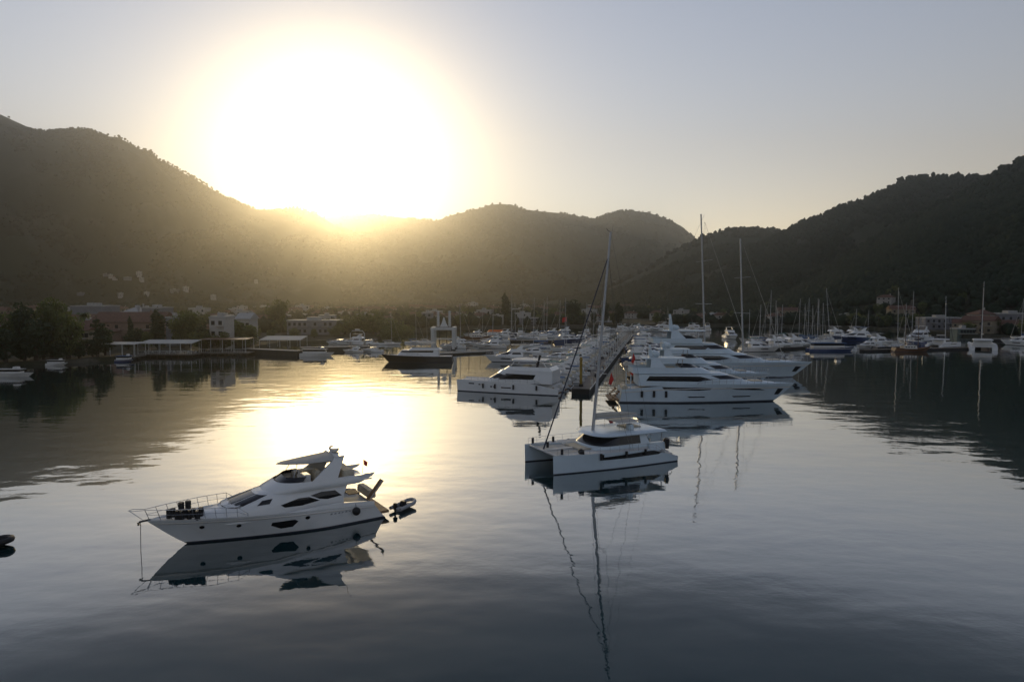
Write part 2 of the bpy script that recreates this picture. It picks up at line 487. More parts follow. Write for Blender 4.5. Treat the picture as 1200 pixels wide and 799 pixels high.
# ------------------------------------------------------------------ haze
def build_haze():
    m = bpy.data.materials.new('haze_air'); m.use_nodes = True
    nt = m.node_tree; nt.nodes.clear()
    out = nt.nodes.new('ShaderNodeOutputMaterial'); v = nt.nodes.new('ShaderNodeVolumePrincipled')
    v.inputs['Color'].default_value = (0.93, 0.90, 0.84, 1)
    v.inputs['Density'].default_value = HAZE_DENSITY
    v.inputs['Anisotropy'].default_value = HAZE_G
    nt.links.new(v.outputs[0], out.inputs['Volume'])
    mb = MB().box(-3400, 3400, -1900, 3420, -5.2, 790)
    return tag(mb.build('haze', m), kind='stuff')
HAZE_DENSITY = 0.00031
HAZE_G = 0.90
build_haze()
# ------------------------------------------------------------------ trees far off, on the slopes (nobody could count them)
_ico = [(0, 0, 1), (0.894, 0, 0.447), (0.276, 0.851, 0.447), (-0.724, 0.526, 0.447), (-0.724, -0.526, 0.447), (0.276, -0.851, 0.447),
        (0.724, 0.526, -0.447), (-0.276, 0.851, -0.447), (-0.894, 0, -0.447), (-0.276, -0.851, -0.447), (0.724, -0.526, -0.447), (0, 0, -1)]
_icf = [(0, 1, 2), (0, 2, 3), (0, 3, 4), (0, 4, 5), (0, 5, 1), (1, 6, 2), (2, 7, 3), (3, 8, 4), (4, 9, 5), (5, 10, 1), (6, 7, 2), (7, 8, 3),
        (8, 9, 4), (9, 10, 5), (10, 6, 1), (11, 7, 6), (11, 8, 7), (11, 9, 8), (11, 10, 9), (11, 6, 10)]
def forest(name, m, az0, az1, r0, r1, n, size, seed, thr=0.0, tall=1.2, rpow=1.0):
    g = np.random.default_rng(seed)
    az = g.uniform(az0, az1, n); rr = r0 + (r1 - r0) * g.uniform(0, 1, n) ** rpow
    x = np.sin(az) * rr; y = np.cos(az) * rr
    keep = fbm(x / 70, y / 70, seed, 4) + g.uniform(-0.15, 0.15, n) > thr
    keep &= rr > np.interp(az, _sa, _sr) + 12
    az, rr, x, y = az[keep], rr[keep], x[keep], y[keep]
    z = height(az, rr); n = len(x)
    s = size * g.uniform(0.55, 1.25, n)
    I = np.array(_ico)
    V = I[None] * s[:, None, None] * g.uniform(0.72, 1.25, (n, 12, 1))
    V[:, :, 2] *= tall
    V += np.stack([x, y, z + s * 0.7 * tall], -1)[:, None]
    Fc = (np.arange(n)[:, None, None] * 12 + np.array(_icf)[None]).reshape(-1, 3)
    me = bpy.data.meshes.new(name)
    me.vertices.add(n * 12); me.vertices.foreach_set('co', V.ravel())
    me.loops.add(Fc.size); me.loops.foreach_set('vertex_index', Fc.ravel())
    me.polygons.add(len(Fc)); me.polygons.foreach_set('loop_start', np.arange(len(Fc)) * 3)
    me.update(calc_edges=True); me.materials.append(m)
    return tag(link(bpy.data.objects.new(name, me)), kind='stuff')
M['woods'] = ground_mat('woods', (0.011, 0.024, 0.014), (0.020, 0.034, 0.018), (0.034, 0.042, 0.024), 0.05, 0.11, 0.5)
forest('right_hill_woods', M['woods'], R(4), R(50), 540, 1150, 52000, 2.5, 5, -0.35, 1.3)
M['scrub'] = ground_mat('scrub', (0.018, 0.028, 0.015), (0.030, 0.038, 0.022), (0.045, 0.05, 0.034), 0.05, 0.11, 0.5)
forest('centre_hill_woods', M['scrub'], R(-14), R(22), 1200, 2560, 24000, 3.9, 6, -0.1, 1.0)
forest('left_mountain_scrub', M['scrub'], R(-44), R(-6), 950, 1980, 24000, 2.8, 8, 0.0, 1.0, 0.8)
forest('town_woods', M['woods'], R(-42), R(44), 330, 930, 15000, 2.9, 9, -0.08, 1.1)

# ------------------------------------------------------------------ single trees
def leaf_crown(blobs, n, leaf, seed):
    """many leaf-sized faces spread through the volume of several clumps; blobs: (x,y,z,rx,rz)"""
    g = random.Random(seed); mb = MB()
    wts = [b[3] ** 2 * b[4] for b in blobs]
    for _ in range(n):
        b = g.choices(blobs, wts)[0]
        th = g.uniform(0, 2 * math.pi); cz = g.uniform(-1, 1); q = g.uniform(0.35, 1.0) ** 0.5
        sxy = math.sqrt(1 - cz * cz)
        wob = 0.85 + 0.3 * mnoise.noise(Vector((math.cos(th) * 2 + seed, math.sin(th) * 2, cz * 2)))
        p = Vector((b[0] + b[3] * q * wob * sxy * math.cos(th), b[1] + b[3] * q * wob * sxy * math.sin(th), b[2] + b[4] * q * wob * cz))
        s = leaf * g.uniform(0.6, 1.4)
        u = Vector((g.gauss(0, 1), g.gauss(0, 1), g.gauss(0, 1))).normalized()
        w_ = u.cross(Vector((g.gauss(0, 1), g.gauss(0, 1), g.gauss(0, 1)))).normalized()
        mb.add([p - u * s, p + w_ * s * 0.6, p + u * s, p - w_ * s * 0.6], [(0, 1, 2, 3)])
    return mb
def tree_proto(name, h, w, kind, seed, m, n=1500, leaf=0.35):
    g = random.Random(seed)
    root = empty(name)
    tr = MB()
    if kind == 'broad':
        tr.tube([(0, 0, -0.5), (0.1, 0, h * 0.3), (0, 0.1, h * 0.6)], w * 0.06, 7, w * 0.03)
        blobs = []
        for i in range(11):
            a = g.uniform(0, 6.28); rr = w * 0.30 * g.uniform(0.3, 1)
            zz = h * g.uniform(0.36, 0.84)
            br = w * g.uniform(0.16, 0.27)
            blobs.append((rr * math.cos(a), rr * math.sin(a), zz, br, min(br * 0.95, h - zz)))
            tr.tube([(0, 0, h * 0.28), (rr * 0.5 * math.cos(a), rr * 0.5 * math.sin(a), zz * 0.75), (rr * math.cos(a), rr * math.sin(a), zz)], w * 0.022, 5, w * 0.006)
        blobs.append((0, 0, h * 0.86, w * 0.2, h * 0.14))
        blobs.append((0, 0, h * 0.5, w * 0.36, h * 0.22))
        blobs.append((0, 0, h * 0.27, w * 0.36, h * 0.2))
    elif kind == 'cypress':
        tr.tube([(0, 0, -0.5), (0, 0, h * 0.8)], w * 0.08, 6, w * 0.02)
        blobs = [(g.uniform(-.05, .05) * w, g.uniform(-.05, .05) * w, h * (0.1 + 0.88 * k / 9), w * 0.5 * math.sin(math.pi * (0.18 + 0.8 * (1 - k / 9) * 0.75)) * (1 if k < 8 else 0.5), h * 0.1) for k in range(10)]
    elif kind == 'pine':
        tr.tube([(0, 0, -0.5), (0.2, 0.1, h * 0.5), (0, 0, h * 0.95)], w * 0.05, 6, w * 0.01)
        blobs = []
        for k in range(8):
            f = k / 7; rr = w * 0.5 * (1 - f) ** 0.8 + 0.3
            for q in range(3):
                a = g.uniform(0, 6.28)
                blobs.append((rr * 0.5 * math.cos(a), rr * 0.5 * math.sin(a), h * (0.25 + 0.7 * f), rr * 0.6, h * 0.055))
    tr.build('trunk', M['bark'], root, smooth=True)
    leaf_crown(blobs, n, leaf, seed).build('crown', m, root)
    return root
def palm_proto(h, seed):
    g = random.Random(seed); root = empty('palm_tree')
    MB().tube([(0, 0, -0.5), (0.15, 0, h * 0.5), (0.05, 0, h)], 0.28, 8, 0.2).build('trunk', M['bark'], root, smooth=True)
    mb = MB()
    for i in range(26):
        a = 6.283 * i / 26 + g.uniform(-.1, .1); up = g.uniform(-0.5, 1.0); Lf = g.uniform(2.2, 2.9)
        prev = None
        for k in range(7):
            t = k / 6
            r_ = Lf * t * (0.95 - 0.15 * t); z = h + Lf * (up * t - (0.55 + 0.4 * max(0, up)) * t * t)
            c = Vector((0.05 + r_ * math.cos(a), r_ * math.sin(a), z)); wd = 0.34 * math.sin(math.pi * (0.1 + 0.88 * t)) + 0.03
            s = Vector((-math.sin(a), math.cos(a), 0)) * wd
            cur = (c - s - Vector((0, 0, wd * .5)), c, c + s - Vector((0, 0, wd * .5)))
            if prev: mb.add([prev[0], prev[1], prev[2], cur[0], cur[1], cur[2]], [(0, 1, 4, 3), (1, 2, 5, 4)])
            prev = cur
    mb.build('crown', M['palm_leaf'], root)
    return root
def place(proto, x, y, s=1.0, rz=None, label=None, group=None, first=None, z=None):
    rz = random.uniform(0, 6.28) if rz is None else rz
    zz = hz(x, y) if z is None else z
    if not proto.get('_used'):
        proto['_used'] = 1
        proto.location = (x, y, zz); proto.rotation_euler = (0, 0, rz)
        proto.scale = (s,) * 3 if not hasattr(s, '__len__') else s
        if label: proto['label'] = label
        if group: proto['group'] = group
        return proto
    return tree_copy(proto, (x, y, zz), rz, s, label, group)
bpy.context.view_layer.update()
TP = {
 'big': tree_proto('broadleaf_tree', 10, 10, 'broad', 2, M['leaf_olive'], 4500, 0.27),
 'b1': tree_proto('broadleaf_tree', 10, 9, 'broad', 11, M['leaf'], 1700, 0.36),
 'b2': tree_proto('broadleaf_tree', 10, 12, 'broad', 23, M['leaf_olive'], 1800, 0.38),
 'b3': tree_proto('broadleaf_tree', 10, 8, 'broad', 37, M['leaf_dark'], 1500, 0.38),
 'cy': tree_proto('cypress_tree', 10, 2.6, 'cypress', 4, M['leaf_dark'], 1300, 0.26),
 'pi': tree_proto('pine_tree', 10, 6, 'pine', 6, M['leaf_dark'], 1500, 0.30),
 'pa': palm_proto(8.5, 3),
}
for k, p in TP.items(): p['category'] = {'cy': 'cypress', 'pi': 'conifer', 'pa': 'palm'}.get(k, 'tree')
def tree_at(kind, px, top, Y, wscale=1.0, label=None, group=None):
    """tree whose top shows at (px, top) when it stands Y metres out"""
    p = atY(px, top, Y); g = hz(p.x, p.y); h = p.z - g
    s = h / (11.0 if kind == 'pa' else 10.0)
    return place(TP[kind], p.x, p.y, (s * wscale, s * wscale, s), label=label, group=group)
# the waterfront trees one can tell apart
tree_at('big', 58, 346, 186, 0.62, 'tallest round olive-green tree at the left waterfront, top lit yellow-green')
tree_at('b3', 22, 352, 180, 0.62, 'narrow dark pointed tree just left of the tallest round tree')
tree_at('b1', -5, 364, 176, 0.8, 'tree cut off by the left edge of the photo')
tree_at('b3', 40, 372, 177, 1.1, 'low dark tree in front of the tallest round tree')
tree_at('b2', 78, 362, 182, 0.62, 'green tree leaning against the right side of the tallest round tree')
tree_at('b3', 5, 384, 172, 1.3, 'low dark tree at the waters edge by the left photo edge')
tree_at('pa', 97, 357, 215, 0.9, 'slim palm standing above the red roofed house')
tree_at('pi', 113, 369, 190, 1.25, 'dark conifer with a pointed top beside the red roofed house')
tree_at('b3', 122, 382, 193, 0.9, 'rounded dark bushy tree behind the first flat awning')
tree_at('cy', 184, 361, 218, 1.6, 'dark cypress rising behind the pale canopy restaurant')
tree_at('b2', 213, 363, 222, 0.7, 'yellow-green tree with two tops beside the lavender house')
tree_at('b2', 222, 362, 226, 0.55, 'slender right-hand top of the yellow-green pair by the lavender house')
tree_at('b1', 275, 375, 232, 1.5, 'dark tree right of the white waterfront house')
tree_at('b1', 291, 380, 228, 1.6, 'low tree at the corner by the quay')
tree_at('b2', 325, 350, 330, 0.8, 'tall tree glowing gold against the hazy slope')
tree_at('b3', 150, 390, 216, 1.1, 'low dark bushy tree between the two flat awnings')
tree_at('b3', 238, 380, 213, 1.0, 'low dark tree left of the white waterfront house')
tree_at('b1', 172, 388, 216, 1.0, 'low dark tree behind the left end of the pale canopy')
for q, (x, t, Y_) in enumerate([(238, 388, 211), (262, 388, 214), (286, 392, 222), (318, 386, 275), (345, 384, 280), (368, 385, 282), (392, 382, 286), (404, 374, 300), (475, 380, 330), (452, 382, 290)]):
    tree_at('b1' if q % 2 else 'b2', x, t, Y_, 1.5, 'low spreading olive bush along the shore behind the left quay', 'low shore bushes behind the left quay')
tree_at('b2', 418, 368, 300, 1.3, 'broad olive tree leftmost of the big clump behind the quay')
tree_at('b1', 437, 364, 305, 1.3, 'broad olive tree in the middle of the clump behind the quay')
tree_at('b2', 458, 372, 300, 1.2, 'broad olive tree rightmost of the clump behind the quay')
for q, (x, t, Y_) in enumerate([(70, 398, 180), (92, 400, 183), (108, 402, 188), (28, 396, 176), (50, 400, 179)]):
    tree_at('b3', x, t, Y_, 1.6, ['low bush under the right side of the tallest round tree', 'low bush below the red gabled house', 'low bush at the foot of the dark conifer', 'low bush under the narrow pointed tree', 'low bush at the foot of the tallest round tree'][q])
for q, (x, t) in enumerate([(709, 352), (725, 354)]):
    tree_at('cy', x, t, 430, 1.8, ['dark cypress just right of the catamaran mast', 'dark cypress right of its near twin by the mast'][q])
tree_at('cy', 592, 342, 440, 1.2, 'lone dark cypress above the middle of the town')
tree_at('b3', 672, 350, 440, 1.2, 'dark tree above the row of bare masts in the middle')
tree_at('b2', 1003, 366, 400, 1.4, 'olive tree lit faintly behind the right-hand boats')
g = random.Random(12)
T_GROUP = {'b1': ('green tree among the town houses behind the shore', 'green town trees'), 'b2': ('olive tree among the town houses behind the shore', 'olive town trees'),
           'b3': ('dark tree among the town houses behind the shore', 'dark town trees'), 'cy': ('thin cypress among the town houses behind the shore', 'town cypresses'),
           'pi': ('small conifer among the town houses behind the shore', 'town conifers'), 'pa': ('small palm among the town houses behind the shore', 'town palms')}
n = 0
while n < 285:
    px = g.uniform(-90, 1290) if g.random() < .7 else g.uniform(180, 720)
    az, _ = tanel(px, 380); sr = float(np.interp(az, _sa, _sr))
    r_ = sr + 10 + 190 * g.random() ** 1.3
    if 270 < px < 480 and r_ < sr + 45: continue
    if px < 300 and r_ < sr + 32: continue
    k = g.choices(['b1', 'b2', 'b3', 'cy', 'pi', 'pa'], [4, 4, 5, 1.2, 2, 0.8])[0]
    h = g.uniform(5, 8.5) * (1.25 if k in ('cy', 'pa') else 1)
    x, y = math.sin(az) * r_, math.cos(az) * r_
    s = h / 10.0; ws = g.uniform(0.8, 1.15)
    place(TP[k], x, y, (s * ws, s * ws, s), label=T_GROUP[k][0], group=T_GROUP[k][1])
    n += 1

# ------------------------------------------------------------------ houses
def house_proto(wx, wy, h, roof, wall_m, roof_m, cols, rows, name='house', seed=0):
    root = empty(name)
    MB().box(-wx / 2, wx / 2, -wy / 2, wy / 2, -3, h).build('wall', wall_m, root)
    rf = MB(); o = 0.45
    if roof == 'hip':
        rh = wy * 0.24; e = h + 0.05
        v = [(-wx / 2 - o, -wy / 2 - o, e), (wx / 2 + o, -wy / 2 - o, e), (wx / 2 + o, wy / 2 + o, e), (-wx / 2 - o, wy / 2 + o, e),
             (-wx / 2 + wy * .4, 0, e + rh), (wx / 2 - wy * .4, 0, e + rh)]
        v += [(a, b, c - 0.2) for a, b, c in v[:4]]
        rf.add(v, [(0, 1, 5, 4), (1, 2, 5), (2, 3, 4, 5), (3, 0, 4), (0, 6, 7, 1), (1, 7, 8, 2), (2, 8, 9, 3), (3, 9, 6, 0), (9, 8, 7, 6)])
    elif roof == 'gable':
        rh = wy * 0.26; e = h + 0.05
        rf.add([(-wx / 2 - o, -wy / 2 - o, e), (wx / 2 + o, -wy / 2 - o, e), (wx / 2 + o, 0, e + rh), (-wx / 2 - o, 0, e + rh), (-wx / 2 - o, wy / 2 + o, e), (wx / 2 + o, wy / 2 + o, e)],
               [(0, 1, 2, 3), (3, 2, 5, 4), (0, 3, 4), (1, 5, 2), (0, 4, 5, 1)])
    else:
        rf.box(-wx / 2 - .15, wx / 2 + .15, -wy / 2 - .15, wy / 2 + .15, h + 0.003, h + 0.5)
        rf.box(-wx * .15, wx * .1, -wy * .2, wy * .2, h + 0.5, h + 1.7)
    rfo = rf.build('roof', roof_m, root)
    if roof != 'flat':
        MB().box(wx * .2, wx * .2 + .6, wy * .1, wy * .1 + .6, h + 0.3, h + wy * .24 + 0.9).build('chimney', wall_m, rfo)
    g = random.Random(seed)
    for i in range(cols):
        for j in range(rows):
            if g.random() < 0.15: continue
            x = -wx / 2 + wx * (i + 0.5) / cols; z = h * (j + 0.55) / rows
            ww = 0.55; wh = 0.65
            MB().box(x - ww, x + ww, -wy / 2 - 0.05, -wy / 2 + 0.04, z - wh, z + wh).build('window', M['window'], root)
            if j == rows - 1 and i % 2:
                MB().box(x - 1.3, x + 1.3, -wy / 2 - 1.2, -wy / 2 - 0.003, z - 1.05, z - 0.9).build('balcony', M['plaster'], root)
    return root
HP = [house_proto(11, 8, 5.6, 'hip', M['plaster'], M['rooftile'], 3, 2, seed=1),
      house_proto(14, 9, 6.2, 'gable', M['plaster_cream'], M['rooftile'], 4, 2, seed=2),
      house_proto(10, 9, 8.5, 'flat', M['plaster'], M['roof_pale'], 3, 3, seed=3),
      house_proto(18, 9, 5.2, 'flat', M['plaster_grey'], M['roof_pale'], 5, 2, seed=4),
      house_proto(9, 8, 4.2, 'hip', M['plaster_rose'], M['rooftile'], 2, 1, seed=5)]
for p in HP: p['category'] = 'house'
H_L = [('white two-storey house with red hipped roof in the far town', 'white red-roofed town houses'), ('cream house with long red gable roof in the far town', 'cream gabled town houses'),
       ('white three-storey flat-roofed block in the far town', 'white flat-roofed town blocks'), ('long grey low flat-roofed building in the far town', 'long grey town buildings'),
       ('small rose-coloured house with red roof in the far town', 'small rose town houses')]
g = random.Random(5)
n = 0
while n < 215:
    px = g.uniform(-60, 1260) if g.random() < .6 else g.uniform(60, 720)
    az, _ = tanel(px, 380); sr = float(np.interp(az, _sa, _sr))
    r_ = sr + 22 + 420 * g.random() ** 1.5
    if px < 480 and r_ < sr + 60: continue
    if r_ > 1000 or (px > 760 and r_ > sr + 130): continue
    k = g.choices(range(5), [5, 3, 3, 2, 3])[0]
    x, y = math.sin(az) * r_, math.cos(az) * r_
    place(HP[k], x, y, g.uniform(0.65, 1.0), rz=g.uniform(-0.5, 0.5) - az, label=H_L[k][0], group=H_L[k][1])
    n += 1
# houses climbing the slope at the left
for (px, py) in [(125, 322), (135, 327), (150, 329), (163, 322), (166, 330), (12, 322), (3, 322), (172, 345), (130, 330), (205, 341), (218, 340), (300, 330),
                 (22, 348), (95, 349), (142, 352), (250, 348)]:
    best = None
    for r_ in range(560, 1300, 6):
        az, t = tanel(px, py)
        if hz(math.sin(az) * r_, math.cos(az) * r_) + 3 >= CAM_H + t * r_: best = r_; break
    if best:
        k = g.choice([0, 2, 2, 3])
        place(HP[k], math.sin(az) * best, math.cos(az) * best, g.uniform(0.55, 0.8), rz=-az + g.uniform(-.3, .3),
              label='pale house scattered on the slope of the left mountain', group='pale houses on the left slope')
def house_at(name, px0, px1, top, Y, depth, roof, wm, rm, cols, rows, label, cat='house', seed=1, hfix=None):
    a = atY(px0, top, Y); b = atY(px1, top, Y)
    wx = (b.x - a.x); cx = (a.x + b.x) / 2
    gz = hz(cx, Y + depth / 2)
    extra = {'hip': depth * .24, 'gable': depth * .26, 'flat': 0.5}[roof]
    h = max(2.2, a.z - gz - extra)
    r_ = house_proto(wx, depth, h, roof, wm, rm, cols, rows, name, seed)
    r_.location = (cx, Y + depth / 2, gz)
    r_['label'] = label; r_['category'] = cat
    return r_
house_at('house', 88, 103, 378, 205, 9, 'gable', M['plaster_cream'], M['rooftile'], 3, 2, 'cream house with red gable between the tall tree and conifer')
house_at('long_building', 104, 186, 366, 250, 14, 'gable', M['plaster_rose'], M['rooftile'], 9, 2, 'long low building with a broad red tiled roof', 'building')
house_at('warehouse', 82, 118, 358, 330, 16, 'flat', M['plaster_grey'], M['roof_pale'], 4, 1, 'pale flat warehouse roof left of the palm', 'warehouse')
house_at('warehouse', 142, 162, 358, 330, 14, 'hip', M['plaster'], M['roof_pale'], 3, 1, 'white hipped hall above the long red roof', 'hall')
house_at('warehouse', 166, 186, 360, 325, 14, 'flat', M['plaster_grey'], M['roof_pale'], 3, 1, 'grey flat hall beside the white hipped hall', 'hall')
house_at('house', 194, 205, 371, 230, 8, 'flat', M['plaster_grey'], M['roof_pale'], 2, 2, 'lavender-grey narrow house behind the canopy restaurant')
house_at('house', 245, 262, 371, 214, 8, 'flat', M['plaster'], M['roof_pale'], 2, 3, 'bright white waterfront house with a wide flat roof')
house_at('house', 276, 292, 367, 240, 8, 'gable', M['plaster'], M['roof_pale'], 3, 2, 'pale house with sloping white roof behind the quay trees')
house_at('long_building', 336, 396, 375, 300, 10, 'flat', M['plaster_grey'], M['roof_pale'], 10, 2, 'grey two-storey building with a row of windows behind the quay', 'building')
house_at('house', 494, 506, 366, 385, 8, 'flat', M['plaster_grey'], M['roof_pale'], 2, 3, 'grey block with balconies behind the white boat lift')
house_at('long_building', 1085, 1130, 372, 352, 9, 'flat', M['plaster_grey'], M['roof_pale'], 7, 2, 'dim grey building with many windows right of centre shore', 'building')
house_at('house', 1148, 1168, 363, 325, 9, 'hip', M['plaster'], M['rooftile'], 3, 3, 'dim house standing behind the golden-sterned catamaran')
house_at('long_building', 1172, 1215, 367, 322, 10, 'flat', M['plaster_grey'], M['roof_pale'], 5, 2, 'dim low grey building cut by the right edge', 'building')
house_at('shed', 1122, 1143, 385, 308, 5, 'flat', M['kiosk_green'], M['roof_pale'], 6, 1, 'small pale green kiosk with windows on the right quay', 'kiosk')
house_at('hall', 826, 850, 367, 450, 10, 'hip', M['plaster_grey'], M['roof_pale'], 3, 1, 'hall with pale pitched roof between the two tallest masts', 'hall')

# ------------------------------------------------------------------ waterfront platforms and canopies on the left
def deck_on_piles(px0, px1, pyf, depth, z, label, nx=8, name='jetty', m=None):
    a = at(px0, pyf, 0); b = at(px1, pyf, 0)
    root = empty(name, ((a.x + b.x) / 2, (a.y + b.y) / 2, 0), math.atan2(b.y - a.y, b.x - a.x), label, 'jetty')
    L = (b - a).length
    MB().box(-L / 2, L / 2, 0, depth, z - .25, z).build('deck', m or M['planks'], root)
    p = 0
    for i in range(nx):
        x = -L / 2 + 0.3 + (L - .6) * i / (nx - 1)
        for y in (0.3, depth - .3):
            MB().tube([(x, y, -3), (x, y, z - .25)], 0.13, 6).build('post', M['bark'], root)
    return root, L
def canopy(px0, px1, top, Y, depth, m, label, npost=5, slope=0.5, rail=False, furniture=False, base=0.9, name='canopy'):
    a = atY(px0, top, Y); b = atY(px1, top, Y); L = b.x - a.x; zt = a.z
    root = empty(name, ((a.x + b.x) / 2, Y, base), 0, label, 'canopy')
    t = zt - base
    MB().add([(-L / 2, 0, t - slope), (L / 2, 0, t - slope), (L / 2, depth, t), (-L / 2, depth, t), (-L / 2, 0, t - slope - .12), (L / 2, 0, t - slope - .12), (L / 2, depth, t - .12), (-L / 2, depth, t - .12)],
             [(0, 1, 2, 3), (7, 6, 5, 4), (0, 4, 5, 1), (1, 5, 6, 2), (2, 6, 7, 3), (3, 7, 4, 0)]).build('awning', m, root)
    for i in range(npost):
        x = -L / 2 + .2 + (L - .4) * i / (npost - 1)
        MB().tube([(x, 0.2, 0), (x, 0.2, t - slope - .1)], 0.07, 6).build('post', M['white_paint'], root)
        MB().tube([(x, depth - .2, 0), (x, depth - .2, t - .1)], 0.07, 6).build('post', M['white_paint'], root)
    if rail:
        r_ = MB()
        r_.tube([(-L / 2, 0.05, 1.0), (L / 2, 0.05, 1.0)], 0.04, 5)
        for i in range(28):
            x = -L / 2 + L * i / 27
            r_.tube([(x, 0.05, 0), (x, 0.05, 1.0)], 0.025, 4)
        r_.build('railing', M['white_paint'], root)
    return root
deck_on_piles(158, 226, 419, 9, 0.95, 'wooden dining deck under the pale canopy', 9)
canopy(160, 224, 399.5, at(190, 419).y + 0.8, 7, M['canvas_white'], 'long pale canopy on white posts over the restaurant deck', 6, 0.7, rail=True, base=0.955)
deck_on_piles(100, 156, 422, 7, 0.9, 'low dark wooden deck under the left awning', 7)
canopy(113, 158, 402, at(130, 422).y + 1, 6, M['canvas_white'], 'flat white awning between the dark conifer and the pale canopy', 4, 0.3, base=0.905)
canopy(76, 86, 394, 222, 3, M['canvas_white'], 'tiny white parasol-like awning below the red gabled house', 2, 0.2, base=1.0)
deck_on_piles(228, 290, 417, 8, 0.9, 'brown wooden terrace deck right of the pale canopy', 8)
canopy(232, 288, 397, at(260, 417).y + 1.5, 7, M['hull_wood'], 'dark thin roof over the brown terrace', 5, 0.2, rail=True, base=0.905)
canopy(303, 352, 395, 222, 8, M['canvas_white'], 'slatted pale shed roof behind the grey quay', 5, 0.9, base=1.0)
# tables and chairs seen as pale specks on the decks
def table_set(x, y, z, rz, label, group):
    t = empty('dining_table', (x, y, z), rz, label, 'table', group)
    MB().box(-.5, .5, -.4, .4, .70, .75).build('tabletop', M['white_paint'], t)
    for sx in (-.42, .42):
        for sy in (-.32, .32): MB().tube([(sx, sy, 0), (sx, sy, .7)], .03, 5).build('leg', M['white_paint'], t)
    return t
def chair_set(x, y, z, rz, label, group):
    t = empty('dining_chair', (x, y, z), rz, label, 'chair', group)
    MB().box(-.24, .24, -.24, .24, .42, .47).build('seat', M['white_paint'], t)
    MB().box(-.24, .24, .2, .25, .475, .95).build('backrest', M['white_paint'], t)
    for sx in (-.2, .2):
        for sy in (-.2, .2): MB().tube([(sx, sy, 0), (sx, sy, .42)], .025, 5).build('leg', M['white_paint'], t)
    return t
t0 = table_set(0, 0, 0, 0, 'white table on the restaurant deck under the pale canopy', 'white tables on the restaurant deck')
c0 = chair_set(0, 0, 0, 0, 'white chair on the restaurant deck under the pale canopy', 'white chairs on the restaurant deck')
bpy.context.view_layer.update()
yb = at(190, 419).y
for i in range(7):
    x = at(170 + i * 8.5, 419).x
    place(t0, x, yb + 2.2, 1, 0, z=0.955)
    for s in (-1, 1): place(c0, x + s * 0.95, yb + 2.2, 1, s * -1.57 , z=0.955)
